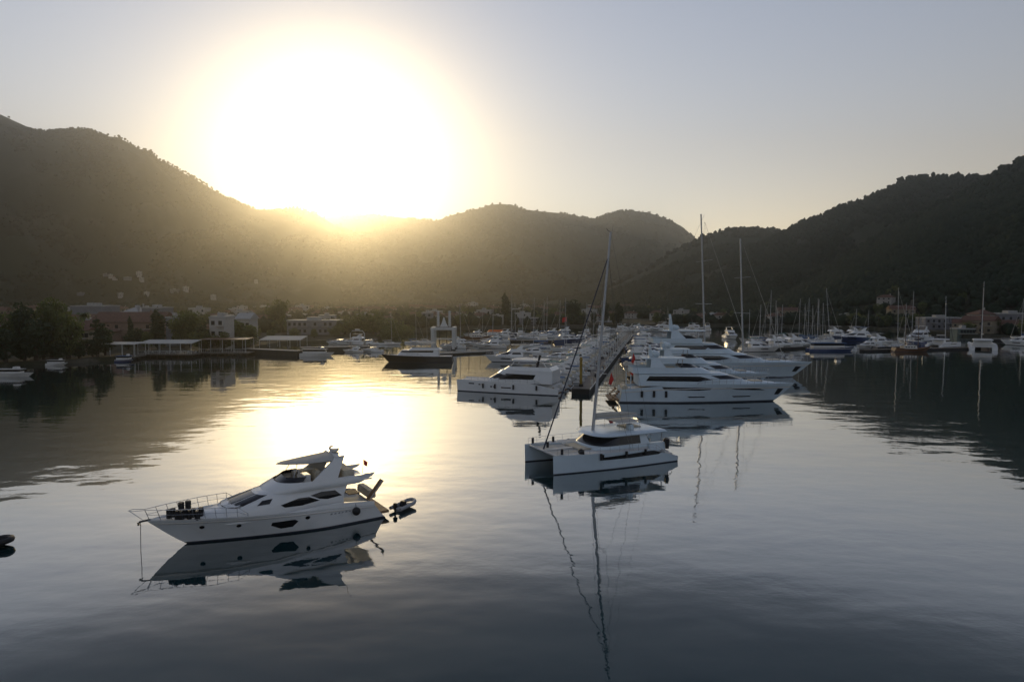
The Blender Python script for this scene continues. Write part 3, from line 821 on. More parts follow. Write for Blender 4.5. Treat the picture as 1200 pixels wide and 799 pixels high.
# ------------------------------------------------------------------ hulls and deckhouses as curved shells
def lerp(a, b, t): return a + (b - a) * t
def interp(xs, ys, x):
    if x <= xs[0]: return ys[0]
    for i in range(1, len(xs)):
        if x <= xs[i]: return ys[i - 1] + (ys[i] - ys[i - 1]) * (x - xs[i - 1]) / (xs[i] - xs[i - 1])
    return ys[-1]
class Hull:
    def __init__(s, L, B, zs, rake=2.0, tr=0.4, p=2.2, pw=1.5, full=0.42, flare=0.9, sternw=0.92, y0=0.0, zd=-0.7, x0=0.0):
        s.__dict__.update(L=L, B=B, zs=zs, rake=rake, tr=tr, p=p, pw=pw, full=full, flare=flare, sternw=sternw, y0=y0, zd=zd, x0=x0)
    def bd(s, t):
        a = max(0, (t - s.full) / (1 - s.full))
        return s.B / 2 * max(0.0, 1 - a ** s.p) * lerp(s.sternw, 1, min(1, t / 0.35))
    def bw(s, t):
        a = max(0, (t - s.full * 0.8) / (1 - s.full * 0.8))
        return s.B / 2 * s.flare * max(0.0, 1 - a ** s.pw) * lerp(s.sternw, 1, min(1, t / 0.35))
    def z(s, t): return interp([0, .25, .5, .75, 1], s.zs, t)
    def P(s, t, v, side):
        x = lerp(-s.tr * 0 + s.tr * 0.0 + s.tr + t * (s.L - s.rake - s.tr), t * s.L, v ** 0.9) if s.tr >= 0 else lerp(t * (s.L - s.rake), -s.tr + t * (s.L + s.tr), v ** 0.9)
        return Vector((s.x0 + x, s.y0 + side * (s.bw(t) + (s.bd(t) - s.bw(t)) * v ** 1.25), v * s.z(t)))
    def ts(s, n): return [1 - (1 - i / (n - 1)) ** 1.35 for i in range(n)]
    def build(s, m, parent, deck_m=None, ns=26, deck_drop=0.12, stripe=None, stripe_z=(0.03, 0.14), rail_m=None, name='hull'):
        mb = MB(); rings = []
        for t in s.ts(ns):
            port = [s.P(t, v, 1) for v in (1, .8, .6, .4, .2, 0)]
            stb = [s.P(t, v, -1) for v in (0, .2, .4, .6, .8, 1)]
            w = s.bw(t); x = port[-1].x
            low = [Vector((x, s.y0 + w * .82, s.zd * .6)), Vector((x - .1, s.y0, s.zd)), Vector((x, s.y0 - w * .82, s.zd * .6))]
            rings.append(port + low + stb)
        mb.loft(rings, cap0=True, cap1=True, closed=False)
        h = mb.build(name, m, parent, smooth=True)
        if deck_m:
            d = MB(); rr = []
            for t in s.ts(ns):
                a = s.P(t, 1, 1); b = s.P(t, 1, -1); z = a.z - deck_drop; c = (a + b) / 2
                rr.append([Vector((a.x, a.y - 0.02, z)), Vector((c.x, c.y, z + 0.05)), Vector((b.x, b.y + 0.02, z))])
            d.loft(rr, False, False, False).build('deck', deck_m, parent)
        if stripe:
            st = MB()
            for sd in (1, -1):
                rr = []
                for t in s.ts(ns):
                    z = s.z(t); r_ = []
                    for zz in stripe_z:
                        p = s.P(t, zz / z, sd); p.y += sd * 0.012; r_.append(p)
                    rr.append(r_)
                st.loft(rr, False, False, False)
            st.build('boot_stripe', stripe, parent)
        if rail_m:
            st = MB()
            for sd in (1, -1):
                st.tube([s.P(t, 1, sd) + Vector((0, 0, 0.0)) for t in s.ts(ns)], 0.035, 6)
            st.build('toe_rail', rail_m, parent, smooth=True)
        return h
    def patch(s, poly, side, mb=None, off=0.015, n=3):
        """poly: (x, z) corners on the hull side, laid on the curved skin"""
        mb = mb or MB()
        def S(x, z):
            t = 0.5
            for _ in range(8):
                v = min(1, max(0, z / s.z(t)))
                p = s.P(t, v, side)
                t = min(1, max(0, t + (x - p.x) / s.L))
            v = min(1, max(0, z / s.z(t)))
            p = s.P(t, v, side); p.y += side * off
            return p
        return ring_patch(S, poly, mb, n)
def ring_patch(S, poly, mb, n=3):
    pts = []
    k = len(poly)
    for i in range(k):
        a, b = poly[i], poly[(i + 1) % k]
        for j in range(4): pts.append((lerp(a[0], b[0], j / 4), lerp(a[1], b[1], j / 4)))
    cx = sum(p[0] for p in pts) / len(pts); cz = sum(p[1] for p in pts) / len(pts)
    base = len(mb.v); m_ = len(pts)
    for q in range(n + 1):
        f = 1 - q / (n + 1)
        for p in pts: mb.v.append(tuple(S(cx + (p[0] - cx) * f, cz + (p[1] - cz) * f)))
    for q in range(n):
        for j in range(m_):
            a = base + q * m_ + j; b = base + q * m_ + (j + 1) % m_
            mb.f.append((a, b, b + m_, a + m_))
    mb.v.append(tuple(S(cx, cz)))
    c = len(mb.v) - 1
    for j in range(m_):
        mb.f.append((base + n * m_ + j, base + n * m_ + (j + 1) % m_, c))
    return mb
class House:
    """levels: (z, x_back, x_front, half_width, nose); u=0 at the front centre, +1 / -1 at the rear corners"""
    def __init__(s, levels, e=0.75, y0=0.0): s.lv = levels; s.e = e; s.y0 = y0
    def par(s, z):
        zs = [l[0] for l in s.lv]
        return [interp(zs, [l[k] for l in s.lv], z) for k in range(1, 5)]
    def P(s, u, z, off=0.0):
        xb, xf, w, nose = s.par(z)
        a = abs(u); sg = 1 if u >= 0 else -1
        w += off; xf += off; xm = xf - nose
        if a < 0.5:
            th = a / 0.5 * math.pi / 2
            x = xm + nose * math.cos(th) ** s.e; y = w * math.sin(th) ** s.e
        else:
            x = lerp(xm, xb, (a - 0.5) * 2); y = w
        return Vector((x, s.y0 + sg * y, z))
    def side_u(s, x, z, sg=1):
        xb, xf, w, nose = s.par(z); xm = xf - nose
        if x <= xm: return sg * (0.5 + 0.5 * (xm - x) / (xm - xb))
        c = min(1, max(0, (x - xm) / nose)) ** (1 / s.e)
        return sg * math.acos(c) / (math.pi / 2) * 0.5
    def build(s, name, m, parent, smooth=True, n=28, roof=True, mid=3):
        mb = MB(); rings = []
        zs = [s.lv[0][0]]
        for i in range(1, len(s.lv)):
            a, b = s.lv[i - 1][0], s.lv[i][0]
            zs += [lerp(a, b, (j + 1) / mid) for j in range(mid)]
        for z in zs:
            rings.append([s.P(1 - 2 * j / n, z) for j in range(n + 1)])
        mb.loft(rings, False, roof, True)
        return mb.build(name, m, parent, smooth=smooth)
    def upatch(s, name, m, parent, u0, u1, z0, z1, off=0.012, nu=14, nz=3, shift=0.0, mb=None):
        own = mb is None; mb = mb or MB(); rings = []
        for j in range(nz + 1):
            z = lerp(z0, z1, j / nz)
            rings.append([s.P(lerp(u0, u1, i / nu), z, off) for i in range(nu + 1)])
        mb.loft(rings, False, False, False)
        return mb.build(name, m, parent, smooth=True) if own else mb
    def xpatch(s, name, m, parent, poly, side=1, off=0.012):
        mb = MB()
        def S(x, z): return s.P(s.side_u(x, z, side), z, off)
        ring_patch(S, poly, mb)
        return mb.build(name, m, parent, smooth=True)
def oval(cx, cz, a, b, n=10): return [(cx + a * math.cos(6.2832 * i / n), cz + b * math.sin(6.2832 * i / n)) for i in range(n)]
def fender(parent, p, L=0.7, r=0.15, m=None, name='fender'):
    p = Vector(p)
    return MB().tube([p + Vector((0, 0, L / 2)), p + Vector((0, 0, L / 2 - .1)), p, p - Vector((0, 0, L / 2 - .1)), p - Vector((0, 0, L / 2))], r, 8).build(name, m or M['rubber'], parent, smooth=True)
def railing(h, t0, t1, n, parent, height=0.65, sides=(1, -1), inset=0.06, lean=0.0, r=0.018, mid=True, name='bow_rail'):
    mb = MB(); 
    for sd in sides:
        top = []; md = []
        for i in range(n + 1):
            t = lerp(t0, t1, i / n)
            p = h.P(t, 1, sd); p.y -= sd * inset
            q = p + Vector((lean * (i / n), sd * lean * .2, height * min(1, .3 + i / 1.2) if i < 1 else height))
            mb.tube([p, q], r, 4); top.append(q); md.append((p + q) / 2)
        mb.tube(top, r * 1.15, 5)
        if mid: mb.tube(md, r * .7, 4)
    return mb.build(name, M['steel'], parent)

# ------------------------------------------------------------------ the flybridge motor yacht at anchor, lower left
def dinghy(name, loc, rz, L, label, m_tube, motor=True, floor_m=None, cat='dinghy', group=None):
    r_ = empty(name, loc, rz, label, cat, group)
    w = L * 0.2
    pts = []
    for i in range(15):
        a = -math.pi / 2 + math.pi * i / 14
        pts.append((L * .22 + L * .28 * math.cos(a), w * math.sin(a), .28 + .12 * math.cos(a)))
    path = [(-L * .5, -w, .25)] + pts + [(-L * .5, w, .25)]
    MB().tube(path, L * .065, 8).build('tube', m_tube, r_, smooth=True)
    MB().loft([[Vector((x, -ww, .18)), Vector((x, 0, z)), Vector((x, ww, .18))] for x, ww, z in ((-L * .42, w * .9, -.08), (0, w, -.1), (L * .3, w * .75, 0), (L * .46, w * .1, .25))], True, True, True).build('floor', floor_m or M['grey_tube'], r_)
    MB().box(-L * .12, L * .02, -w * .5, w * .5, .2, .62, .03).build('seat', M['rubber'], r_, bevel=.02)
    if motor:
        mo = MB().box(-L * .56, -L * .44, -.16, .16, .34, .72, .03).build('outboard_motor', M['rubber'], r_, bevel=.04)
        MB().box(-L * .53, -L * .48, -.05, .05, -.05, .34).build('shaft', M['rubber'], mo)
    return r_

def flybridge_yacht():
    # root at the waterline, stern centre; +x forward, +y port
    st = at(452, 606); hd = math.atan2(-7.5, -11.9)
    pc = Vector((math.cos(hd), math.sin(hd), 0)); port = Vector((-math.sin(hd), math.cos(hd), 0))
    loc = st - port * 2.05
    r_ = empty('motor_yacht', loc, hd, 'white flybridge motor yacht at anchor with black fenders bunched on its foredeck', 'motor yacht')
    h = Hull(16.35, 4.9, [1.22, 1.55, 1.78, 1.98, 2.08], rake=2.5, tr=-0.95, p=2.35, pw=1.45, full=0.36, flare=0.9, sternw=0.9, zd=-0.8)
    h.build(M['gelcoat'], r_, M['deck'], 34, 0.10, M['antifoul'], (0.0, 0.13))
    for sd in (1, -1):                                               # the raised line that runs along the topsides
        mb = MB(); rr = []
        for t in h.ts(30):
            a = h.P(t, .80, sd); b = h.P(t, .84, sd); c = h.P(t, .88, sd)
            b = b + Vector((0, sd * 0.045, 0)); rr.append([a, b, c])
        mb.loft(rr, False, False, False).build('rub_rail', M['gelcoat_warm'], r_, smooth=True)
        h.patch([(8.55, 1.10), (7.0, 1.12), (6.75, .95), (7.1, .55), (7.9, .5), (8.6, .85)], sd).build('hull_window', M['dark_glass'], r_, smooth=True)
        for px_, pz in ((13.0, 1.28), (10.7, 1.15), (6.1, 1.12)):
            h.patch(oval(px_, pz, .17, .14), sd).build('porthole', M['dark_glass'], r_, smooth=True)
        for k, (a, b) in enumerate(((4.35, .10), (4.05, .07), (3.75, .08), (3.5, .06), (3.2, .09), (2.95, .05))):   # worn small grey marks where the name sits
            h.patch([(a - .09, 1.02), (a + .08, 1.0), (a + .06, 1.02 + b), (a - .07, 1.04 + b)], sd, off=.012).build('name_mark', M['grey_tube'], r_)
    # stern platform and swim step
    MB().box(-0.35, 0.5, -1.95, 1.95, 0.32, 0.52).build('swim_platform', M['teak'], r_, bevel=.04)
    # side bulwark rises aft into the quarter
    for sd in (1, -1):
        mb = MB(); rr = []
        for i in range(9):
            t = i / 8 * 0.42; p = h.P(t, 1, sd); hh = .33 * math.sin(math.pi * min(1, .25 + .75 * (i / 8)))
            rr.append([p, p + Vector((0, -sd * .05, hh)), p + Vector((0, -sd * .17, hh)), p + Vector((0, -sd * .15, -.05))])
        mb.loft(rr, True, True, True).build('bulwark', M['gelcoat'], r_, smooth=True)
    # coachroof on the foredeck, then the saloon
    House([(1.80, 4.6, 13.5, 1.72, 5.0), (2.12, 4.6, 12.8, 1.55, 4.8), (2.26, 4.6, 12.0, 1.30, 4.2)], .8).build('coachroof', M['gelcoat'], r_)
    sal = House([(1.35, 3.3, 12.5, 2.02, 4.3), (2.1, 3.3, 12.1, 1.98, 4.2), (2.42, 3.2, 11.5, 1.90, 3.9), (3.02, 2.9, 9.25, 1.72, 2.8), (3.14, 2.2, 8.8, 1.78, 2.8)], .72)
    sal.build('saloon', M['gelcoat'], r_)
    sal.upatch('windscreen', M['dark_glass'], r_, -.27, .27, 2.36, 2.97, .014)
    for sd in (1, -1):
        sal.xpatch('side_window', M['dark_glass'], r_, [(9.5, 2.4), (9.1, 2.68), (8.4, 2.74), (8.65, 2.42)], sd)
        sal.xpatch('side_window', M['dark_glass'], r_, [(7.9, 2.22), (6.6, 2.52), (5.85, 2.50), (5.1, 2.16), (6.4, 1.98), (7.6, 2.02)], sd)
        sal.xpatch('side_window', M['dark_glass'], r_, [(5.75, 2.58), (4.9, 2.74), (3.9, 2.70), (3.42, 2.28), (4.5, 2.16), (5.1, 2.26)], sd)
    for u in (-.115, .115):                                           # windscreen mullions
        mb = MB(); mb.tube([sal.P(u, 2.34 + .65 * k / 5, .03) for k in range(6)], .035, 5); mb.build('windscreen_pillar', M['gelcoat'], r_, smooth=True)
    mb = MB()
    for u in (-.2, .05, .22): mb.tube([sal.P(u, 2.38, .05), sal.P(u + .05, 2.75, .06)], .015, 4)
    mb.build('wiper', M['rubber'], r_)
    # flybridge
    fb = House([(3.0, 2.4, 9.0, 1.95, 3.0), (3.2, 1.7, 8.75, 2.0, 3.0), (3.62, 2.4, 7.9, 1.88, 2.6)], .75)
    fb.build('flybridge_coaming', M['gelcoat'], r_, roof=False)
    MB().loft([[fb.P(1 - 2 * j / 24, 3.19, -.05) for j in range(25)]], True, False).build('flybridge_floor', M['teak'], r_)
    fs = House([(3.6, 6.2, 7.8, 1.6, 1.4), (3.92, 5.9, 7.3, 1.45, 1.3)], .75)
    fs.build('flybridge_screen', M['dark_glass'], r_, roof=False)
    # rear wing of the flybridge
    for sd in (1, -1):
        mb = MB()
        a = [Vector((3.2, sd * 1.94, 2.98)), Vector((2.0, sd * 1.94, 3.02)), Vector((.95, sd * 1.75, 3.36)), Vector((.7, sd * 1.7, 3.60)), Vector((2.0, sd * 1.86, 3.58)), Vector((3.2, sd * 1.92, 3.6))]
        b = [p - Vector((0, sd * .18, 0)) for p in a]
        mb.loft([a, b], True, True, True); mb.build('flybridge_wing', M['gelcoat'], r_)
    MB().box(.95, 2.6, -1.75, 1.75, 3.12, 3.22).build('aft_overhang', M['gelcoat'], r_, bevel=.03)
    # radar arch, raked forward
    for sd in (1, -1):
        a = [Vector((5.6, sd * 1.85, 3.5)), Vector((3.7, sd * 1.85, 3.5)), Vector((3.0, sd * 1.35, 5.05)), Vector((3.65, sd * 1.35, 5.05))]
        b = [p - Vector((0, sd * .16, 0)) for p in a]
        MB().loft([a, b], True, True, True).build('radar_arch', M['gelcoat'], r_)
    MB().box(2.95, 3.7, -1.4, 1.4, 4.98, 5.14).build('arch_top', M['gelcoat'], r_, bevel=.05)
    MB().tube([(3.3, .0, 5.14), (3.3, 0, 5.25)], .1, 8).build('radar_mount', M['gelcoat'], r_)
    MB().tube([(3.3, 0, 5.25), (3.3, 0, 5.3), (3.3, 0, 5.45), (3.3, 0, 5.5)], .32, 12).build('radar_dome', M['gelcoat_warm'], r_, smooth=True)
    MB().ball((3.3, -.8, 5.3), .22, 12, 8).build('satellite_dome', M['gelcoat_warm'], r_, smooth=True)
    MB().tube([(2.9, 1.0, 5.25), (2.6, 1.0, 6.2)], .014, 4).build('antenna', M['steel'], r_)
    # folded bimini bundle that points forward from the arch
    MB().loft([[Vector((x, y0 + w * math.cos(t), z + hh * math.sin(t))) for t in [2 * math.pi * k / 10 for k in range(10)]] for x, y0, w, z, hh in
               ((7.7, 0, .12, 4.80, .03), (7.2, 0, .6, 4.80, .07), (5.8, 0, 1.2, 4.80, .13), (4.2, 0, 1.4, 4.84, .26), (3.1, 0, 1.4, 4.88, .30))], True, True, True).build('hardtop', M['canvas_white'], r_, smooth=True)
    for sd in (1, -1):
        MB().tube([(6.4, sd * .8, 4.75), (6.9, sd * 1.35, 3.6)], .025, 5).build('hardtop_strut', M['steel'], r_)
    # flybridge seats, helm, table
    MB().box(5.5, 6.1, .3, 1.3, 3.2, 4.0, .04).build('helm_console', M['gelcoat'], r_, bevel=.05)
    MB().box(4.7, 5.2, .35, 1.25, 3.2, 4.2, .04).build('helm_seat', M['cushion'], r_, bevel=.08)
    MB().box(4.4, 6.3, -1.6, -.6, 3.2, 3.85, .05).build('lounge_seat', M['cushion'], r_, bevel=.08)
    MB().box(2.2, 3.2, -1.5, 1.5, 3.23, 3.95, .05).build('rear_sofa', M['cushion'], r_, bevel=.08)
    MB().tube([(1.1, 0, 3.2), (1.0, 0, 4.3)], .02, 5).build('flag_staff', M['steel'], r_)
    MB().add([(.98, .0, 3.85), (.72, .05, 3.68), (.7, .12, 4.05), (.98, 0, 4.3)], [(0, 1, 2, 3)]).build('stern_flag', M['red'], r_)
    # davit-like raised passerelle at the stern
    a = Vector((1.25, 1.6, 1.5)); b = Vector((.1, 1.6, 2.9))
    MB().loft([[a + Vector((.0, w, 0)) + Vector((.06 * q, 0, .05 * q)) for w, q in ((-.25, 1), (.25, 1), (.25, -1), (-.25, -1))], [b + Vector((0, w, 0)) + Vector((.06 * q, 0, .05 * q)) for w, q in ((-.25, 1), (.25, 1), (.25, -1), (-.25, -1))]]).build('passerelle', M['teak'], r_)
    MB().tube([(1.2, 1.88, 1.55), (.15, 1.88, 2.95)], .02, 5).build('passerelle_rail', M['steel'], r_)
    # cockpit: sofa, table, stairs
    MB().box(.35, 1.0, -1.7, 1.0, 1.35, 1.95, .04).build('cockpit_sofa', M['cushion'], r_, bevel=.08)
    MB().box(1.5, 2.4, -.7, .5, 1.75, 1.82).build('cockpit_table', M['teak'], r_)
    railing(h, .60, .985, 9, r_, .72, lean=.25)
    pr = MB(); tip = h.P(1, 1, 1)
    pr.tube([h.P(.985, 1, 1) + Vector((.25, -.0, .72)), tip + Vector((.75, .28, .80)), tip + Vector((1.0, 0, .80)), tip + Vector((.75, -.28, .80)), h.P(.985, 1, -1) + Vector((.25, 0, .72))], .02, 5)
    pr.tube([tip + Vector((.95, 0, .80)), tip + Vector((.1, 0, .0))], .018, 4)
    pr.build('pulpit', M['steel'], r_)
    an = MB().tube([tip + Vector((-.3, 0, .0)), tip + Vector((.35, 0, -.06)), tip + Vector((.45, 0, -.28))], .07, 6)
    an.add([tip + Vector(q) for q in ((.5, -.22, -.1), (.5, .22, -.1), (.15, 0, -.42))], [(0, 1, 2), (2, 1, 0)])
    an = an.build('anchor', M['hull_black'], r_)
    MB().tube([tip + Vector((.3, 0, -.08)), (tip.x + .34, 0, -.6)], .022, 5).build('anchor_chain', M['rope'], r_)
    g = random.Random(2)
    for i in range(9):                                               # black fenders lashed to the port rail of the foredeck
        t = .785 + i * .0155; p = h.P(t, 1, 1)
        fender(r_, (p.x, p.y - .18 - g.uniform(0, .25), p.z + .3 + g.uniform(-.1, .12)), .6, .17)
    for i in range(2):
        t = .82 + i * .03; p = h.P(t, 1, -1)
        fender(r_, (p.x, p.y + .2, p.z + .34), .66, .2)
    p = h.P(.125, .62, 1)
    MB().ball((p.x, p.y + .22, 1.0), .31, 14, 10).build('ball_fender', M['rubber'], r_, smooth=True)
    MB().tube([(p.x, p.y + .2, 1.25), (p.x, p.y + .02, 1.6)], .015, 4).build('fender_line', M['rope'], r_)
    MB().box(9.4, 12.4, -.95, .95, 2.285, 2.36).build('sun_pad', M['cushion'], r_, bevel=.03) if False else None
    MB().box(13.0, 13.5, -.3, .3, 2.16, 2.2).build('hatch', M['dark_glass'], r_)
    return r_
flybridge_yacht()
d = at(472.5, 598)
dinghy('tender', (d.x, d.y + .5, .05), R(62), 2.35, 'small grey inflatable tender floating just off the yacht stern', M['grey_tube'])
d = at(-20, 641)
dinghy('dinghy', (d.x, d.y, .05), R(12), 3.4, 'dark inflatable dinghy cut by the left photo edge', M['rubber'], floor_m=M['hull_black'])

# ------------------------------------------------------------------ the sailing catamaran, right of centre
def catamaran():
    th = R(26); hd = math.pi + th
    L = 14.6; sp = 6.0
    bow = at(648, 556.7)
    f = Vector((math.cos(hd), math.sin(hd), 0)); port = Vector((-math.sin(hd), math.cos(hd), 0))
    loc = bow - f * L - port * (sp / 2)
    r_ = empty('sailing_catamaran', loc, hd, 'white sailing catamaran with dark cabin glass, raked mast and dark furled jib', 'catamaran')
    for sd in (1, -1):
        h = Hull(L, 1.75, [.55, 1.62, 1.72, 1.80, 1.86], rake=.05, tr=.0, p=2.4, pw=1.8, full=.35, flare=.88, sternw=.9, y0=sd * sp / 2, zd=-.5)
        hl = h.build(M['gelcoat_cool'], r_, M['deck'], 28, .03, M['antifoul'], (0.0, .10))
        o = sd
        h.patch([(9.6, 1.58), (9.35, 1.56), (9.2, 1.22), (3.1, 1.1), (2.2, 1.18), (2.6, 1.42), (6, 1.46), (9.1, 1.32)][::1] if False else [(9.6, 1.04), (9.5, 1.32), (5.0, 1.46), (3.2, 1.52), (1.8, 1.34), (2.6, 1.04), (6.0, 1.0)], o).build('hull_window', M['dark_glass'], r_, smooth=True)
        h.patch([(9.55, 1.62), (9.2, 1.62), (9.2, 1.14), (9.5, 1.14)], o).build('hull_window', M['dark_glass'], r_, smooth=True)
        # stepped transoms
        for k in range(3):
            MB().box(.12 + k * .5, .62 + k * .5, h.y0 - .6, h.y0 + .6, .3, .62 + .30 * k).build('stern_step', M['deck'], r_)
        # inboard and outboard sheer flare by cabin
        railing(h, .12, .97, 11, r_, .62, sides=(sd,), inset=.05, r=.014, name='guard_rail')
        for t in ((.46, .30, .66) if sd == 1 else (.3, .6)):
            p = h.P(t, .9, o); fender(r_, (p.x, p.y + o * .16, 1.45), .62, .13)
    # bridge deck between the hulls
    mb = MB()
    mb.loft([[Vector((x, -sp / 2 + .2, z0)), Vector((x, sp / 2 - .2, z0)), Vector((x, sp / 2 - .2, z1)), Vector((x, -sp / 2 + .2, z1))] for x, z0, z1 in ((1.0, .75, 1.2), (3, .75, 1.62), (8, .78, 1.70), (10.6, 1.05, 1.74))])
    mb.build('bridge_deck', M['deck'], r_)
    MB().add([(10.6, -sp / 2 + .6, 1.66), (14.0, -sp / 2 + .3, 1.74), (14.0, sp / 2 - .3, 1.74), (10.6, sp / 2 - .6, 1.66)], [(0, 1, 2, 3)]).build('trampoline', M['canvas_white'], r_)
    MB().box(10.7, 14.0, -.25, .25, 1.70, 1.82).build('catwalk', M['deck'], r_)
    MB().tube([(14.05, -sp / 2, 1.72), (14.05, sp / 2, 1.72)], .12, 8).build('crossbeam', M['alu'], r_, smooth=True)
    MB().box(8.9, 10.7, -1.6, 1.6, 1.76, 1.86).build('foredeck_cushion', M['cushion'], r_, bevel=.04)
    # cabin
    cab = House([(1.60, 2.9, 9.6, 2.75, 2.6), (2.05, 2.9, 9.45, 2.70, 2.6), (2.12, 2.9, 9.35, 2.68, 2.5), (2.95, 3.3, 8.2, 2.45, 2.3)], .7)
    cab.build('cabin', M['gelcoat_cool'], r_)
    cab.upatch('cabin_window', M['dark_glass'], r_, -.86, .86, 2.10, 2.93, .015, 40)
    top = House([(2.98, .9, 9.1, 2.75, 2.6), (3.08, .7, 9.35, 2.85, 2.7), (3.28, .9, 8.9, 2.65, 2.5), (3.36, 1.6, 7.9, 2.2, 2.3)], .7)
    top.build('hardtop', M['gelcoat_cool'], r_)
    for sd in (1, -1):
        MB().tube([(1.2, sd * 2.45, 1.2), (1.1, sd * 2.45, 3.05)], .06, 6).build('hardtop_post', M['alu'], r_)
        MB().box(1.1, 3.2, sd * 2.75 - .35, sd * 2.75 + .35, 1.2, 2.05, .06).build('side_coaming', M['gelcoat_cool'], r_, bevel=.06)
    MB().box(4.2, 4.8, 1.1, 1.8, 3.36, 3.95, .05).build('helm_seat', M['gelcoat_cool'], r_, bevel=.05)
    MB().box(2.6, 4.6, -.9, .9, 3.30, 3.5, .05).build('sun_lounge', M['cushion'], r_, bevel=.04)
    # upper bimini
    MB().box(3.4, 6.2, -1.0, 1.9, 4.2, 4.26, .03).build('bimini', M['canvas_white'], r_, bevel=.02)
    for x, y in ((3.5, -.9), (3.5, 1.8), (6.1, -.9), (6.1, 1.8)): MB().tube([(x, y, 3.3), (x, y, 4.2)], .02, 5).build('bimini_post', M['steel'], r_)
    # mast (raked aft), boom with sail bag, rigging
    rake = 2.0; mz = 23.9; mx = 8.15
    def mp(z): return Vector((mx - rake * (z - 3.3) / (mz - 3.3), 0, z))
    ms = MB(); ms.tube([mp(3.3), mp(8), mp(14), mp(mz)], .17, 10, .12)
    mast = ms.build('mast', M['alu'], r_, smooth=True)
    for z in (9.2, 14.6):
        MB().tube([mp(z) + Vector((-.3, 1.25, .1)), mp(z), mp(z) + Vector((-.3, -1.25, .1))], .035, 5).build('spreader', M['alu'], mast)
    MB().tube([mp(mz), mp(mz) + Vector((.35, 0, .12)), mp(mz) + Vector((.5, 0, .35))], .03, 4).build('wind_vane', M['rope'], mast)
    MB().tube([mp(mz) + Vector((-.2, 0, 0)), mp(mz) + Vector((-.3, 0, .75))], .012, 4).build('mast_antenna', M['rope'], mast)
    MB().tube([mp(4.5) + Vector((-.2, 0, 0)), (2.6, 0, 4.55)], .12, 8).build('boom', M['alu'], r_, smooth=True)
    MB().loft([[Vector((x, w * math.cos(a), z + hh * math.sin(a))) for a in [6.2832 * k / 10 for k in range(10)]] for x, w, z, hh in ((7.8, .12, 4.85, .25), (6.0, .2, 4.85, .26), (4.2, .18, 4.8, .2), (2.7, .1, 4.7, .08))]).build('sail_bag', M['canvas_white'], r_, smooth=True)
    fs0 = Vector((14.0, 0, 1.9)); fs1 = mp(21.4)
    MB().tube([fs0, lerp(fs0, fs1, .06), lerp(fs0, fs1, .5), lerp(fs0, fs1, .95), fs1], .085, 8, .05).build('furled_jib', M['sailcover'], r_, smooth=True)
    rg = MB()
    for sd in (1, -1):
        rg.tube([mp(21.4), mp(16.2) + Vector((-.3, sd * 1.25, .1)), mp(9.2) + Vector((-.3, sd * 1.25, .1)), Vector((5.8, sd * 3.5, 1.7))], .014, 4)
        rg.tube([mp(21.4), Vector((5.6, sd * 3.55, 1.7))], .014, 4)
    rg.tube([mp(mz), (.6, 0, 1.6)], .011, 4)
    rg.build('shroud', M['rope'], r_)
    # fenders standing on the rails, stern gear
    for p in ((13.6, sp / 2, 2.2), (13.7, -sp / 2 + .1, 2.2), (11.4, sp / 2 + .3, 1.95), (13.2, -.6, 2.15), (11.2, -sp / 2, 2.1)):
        fender(r_, p, .55, .14)
    MB().ball((11.5, sp / 2 + .1, 2.0), .30, 10, 8).build('ball_fender', M['rubber'], r_, smooth=True)
    MB().tube([(1.0, sp / 2 + .2, 1.35), (1.0, sp / 2 + .2, 2.35)], .2, 8).build('outboard_motor', M['rubber'], r_, smooth=True)
    MB().ball((.7, sp / 2 - .3, 2.0), .36, 10, 8).build('life_ring', M['rubber'], r_, smooth=True)
    for sd in (1, -1): MB().tube([(.9, sd * 1.7, 1.0), (-.5, sd * 1.7, 1.9), (-.9, sd * 1.7, 1.7)], .06, 6).build('davit', M['alu'], r_, smooth=True)
    return r_
catamaran()
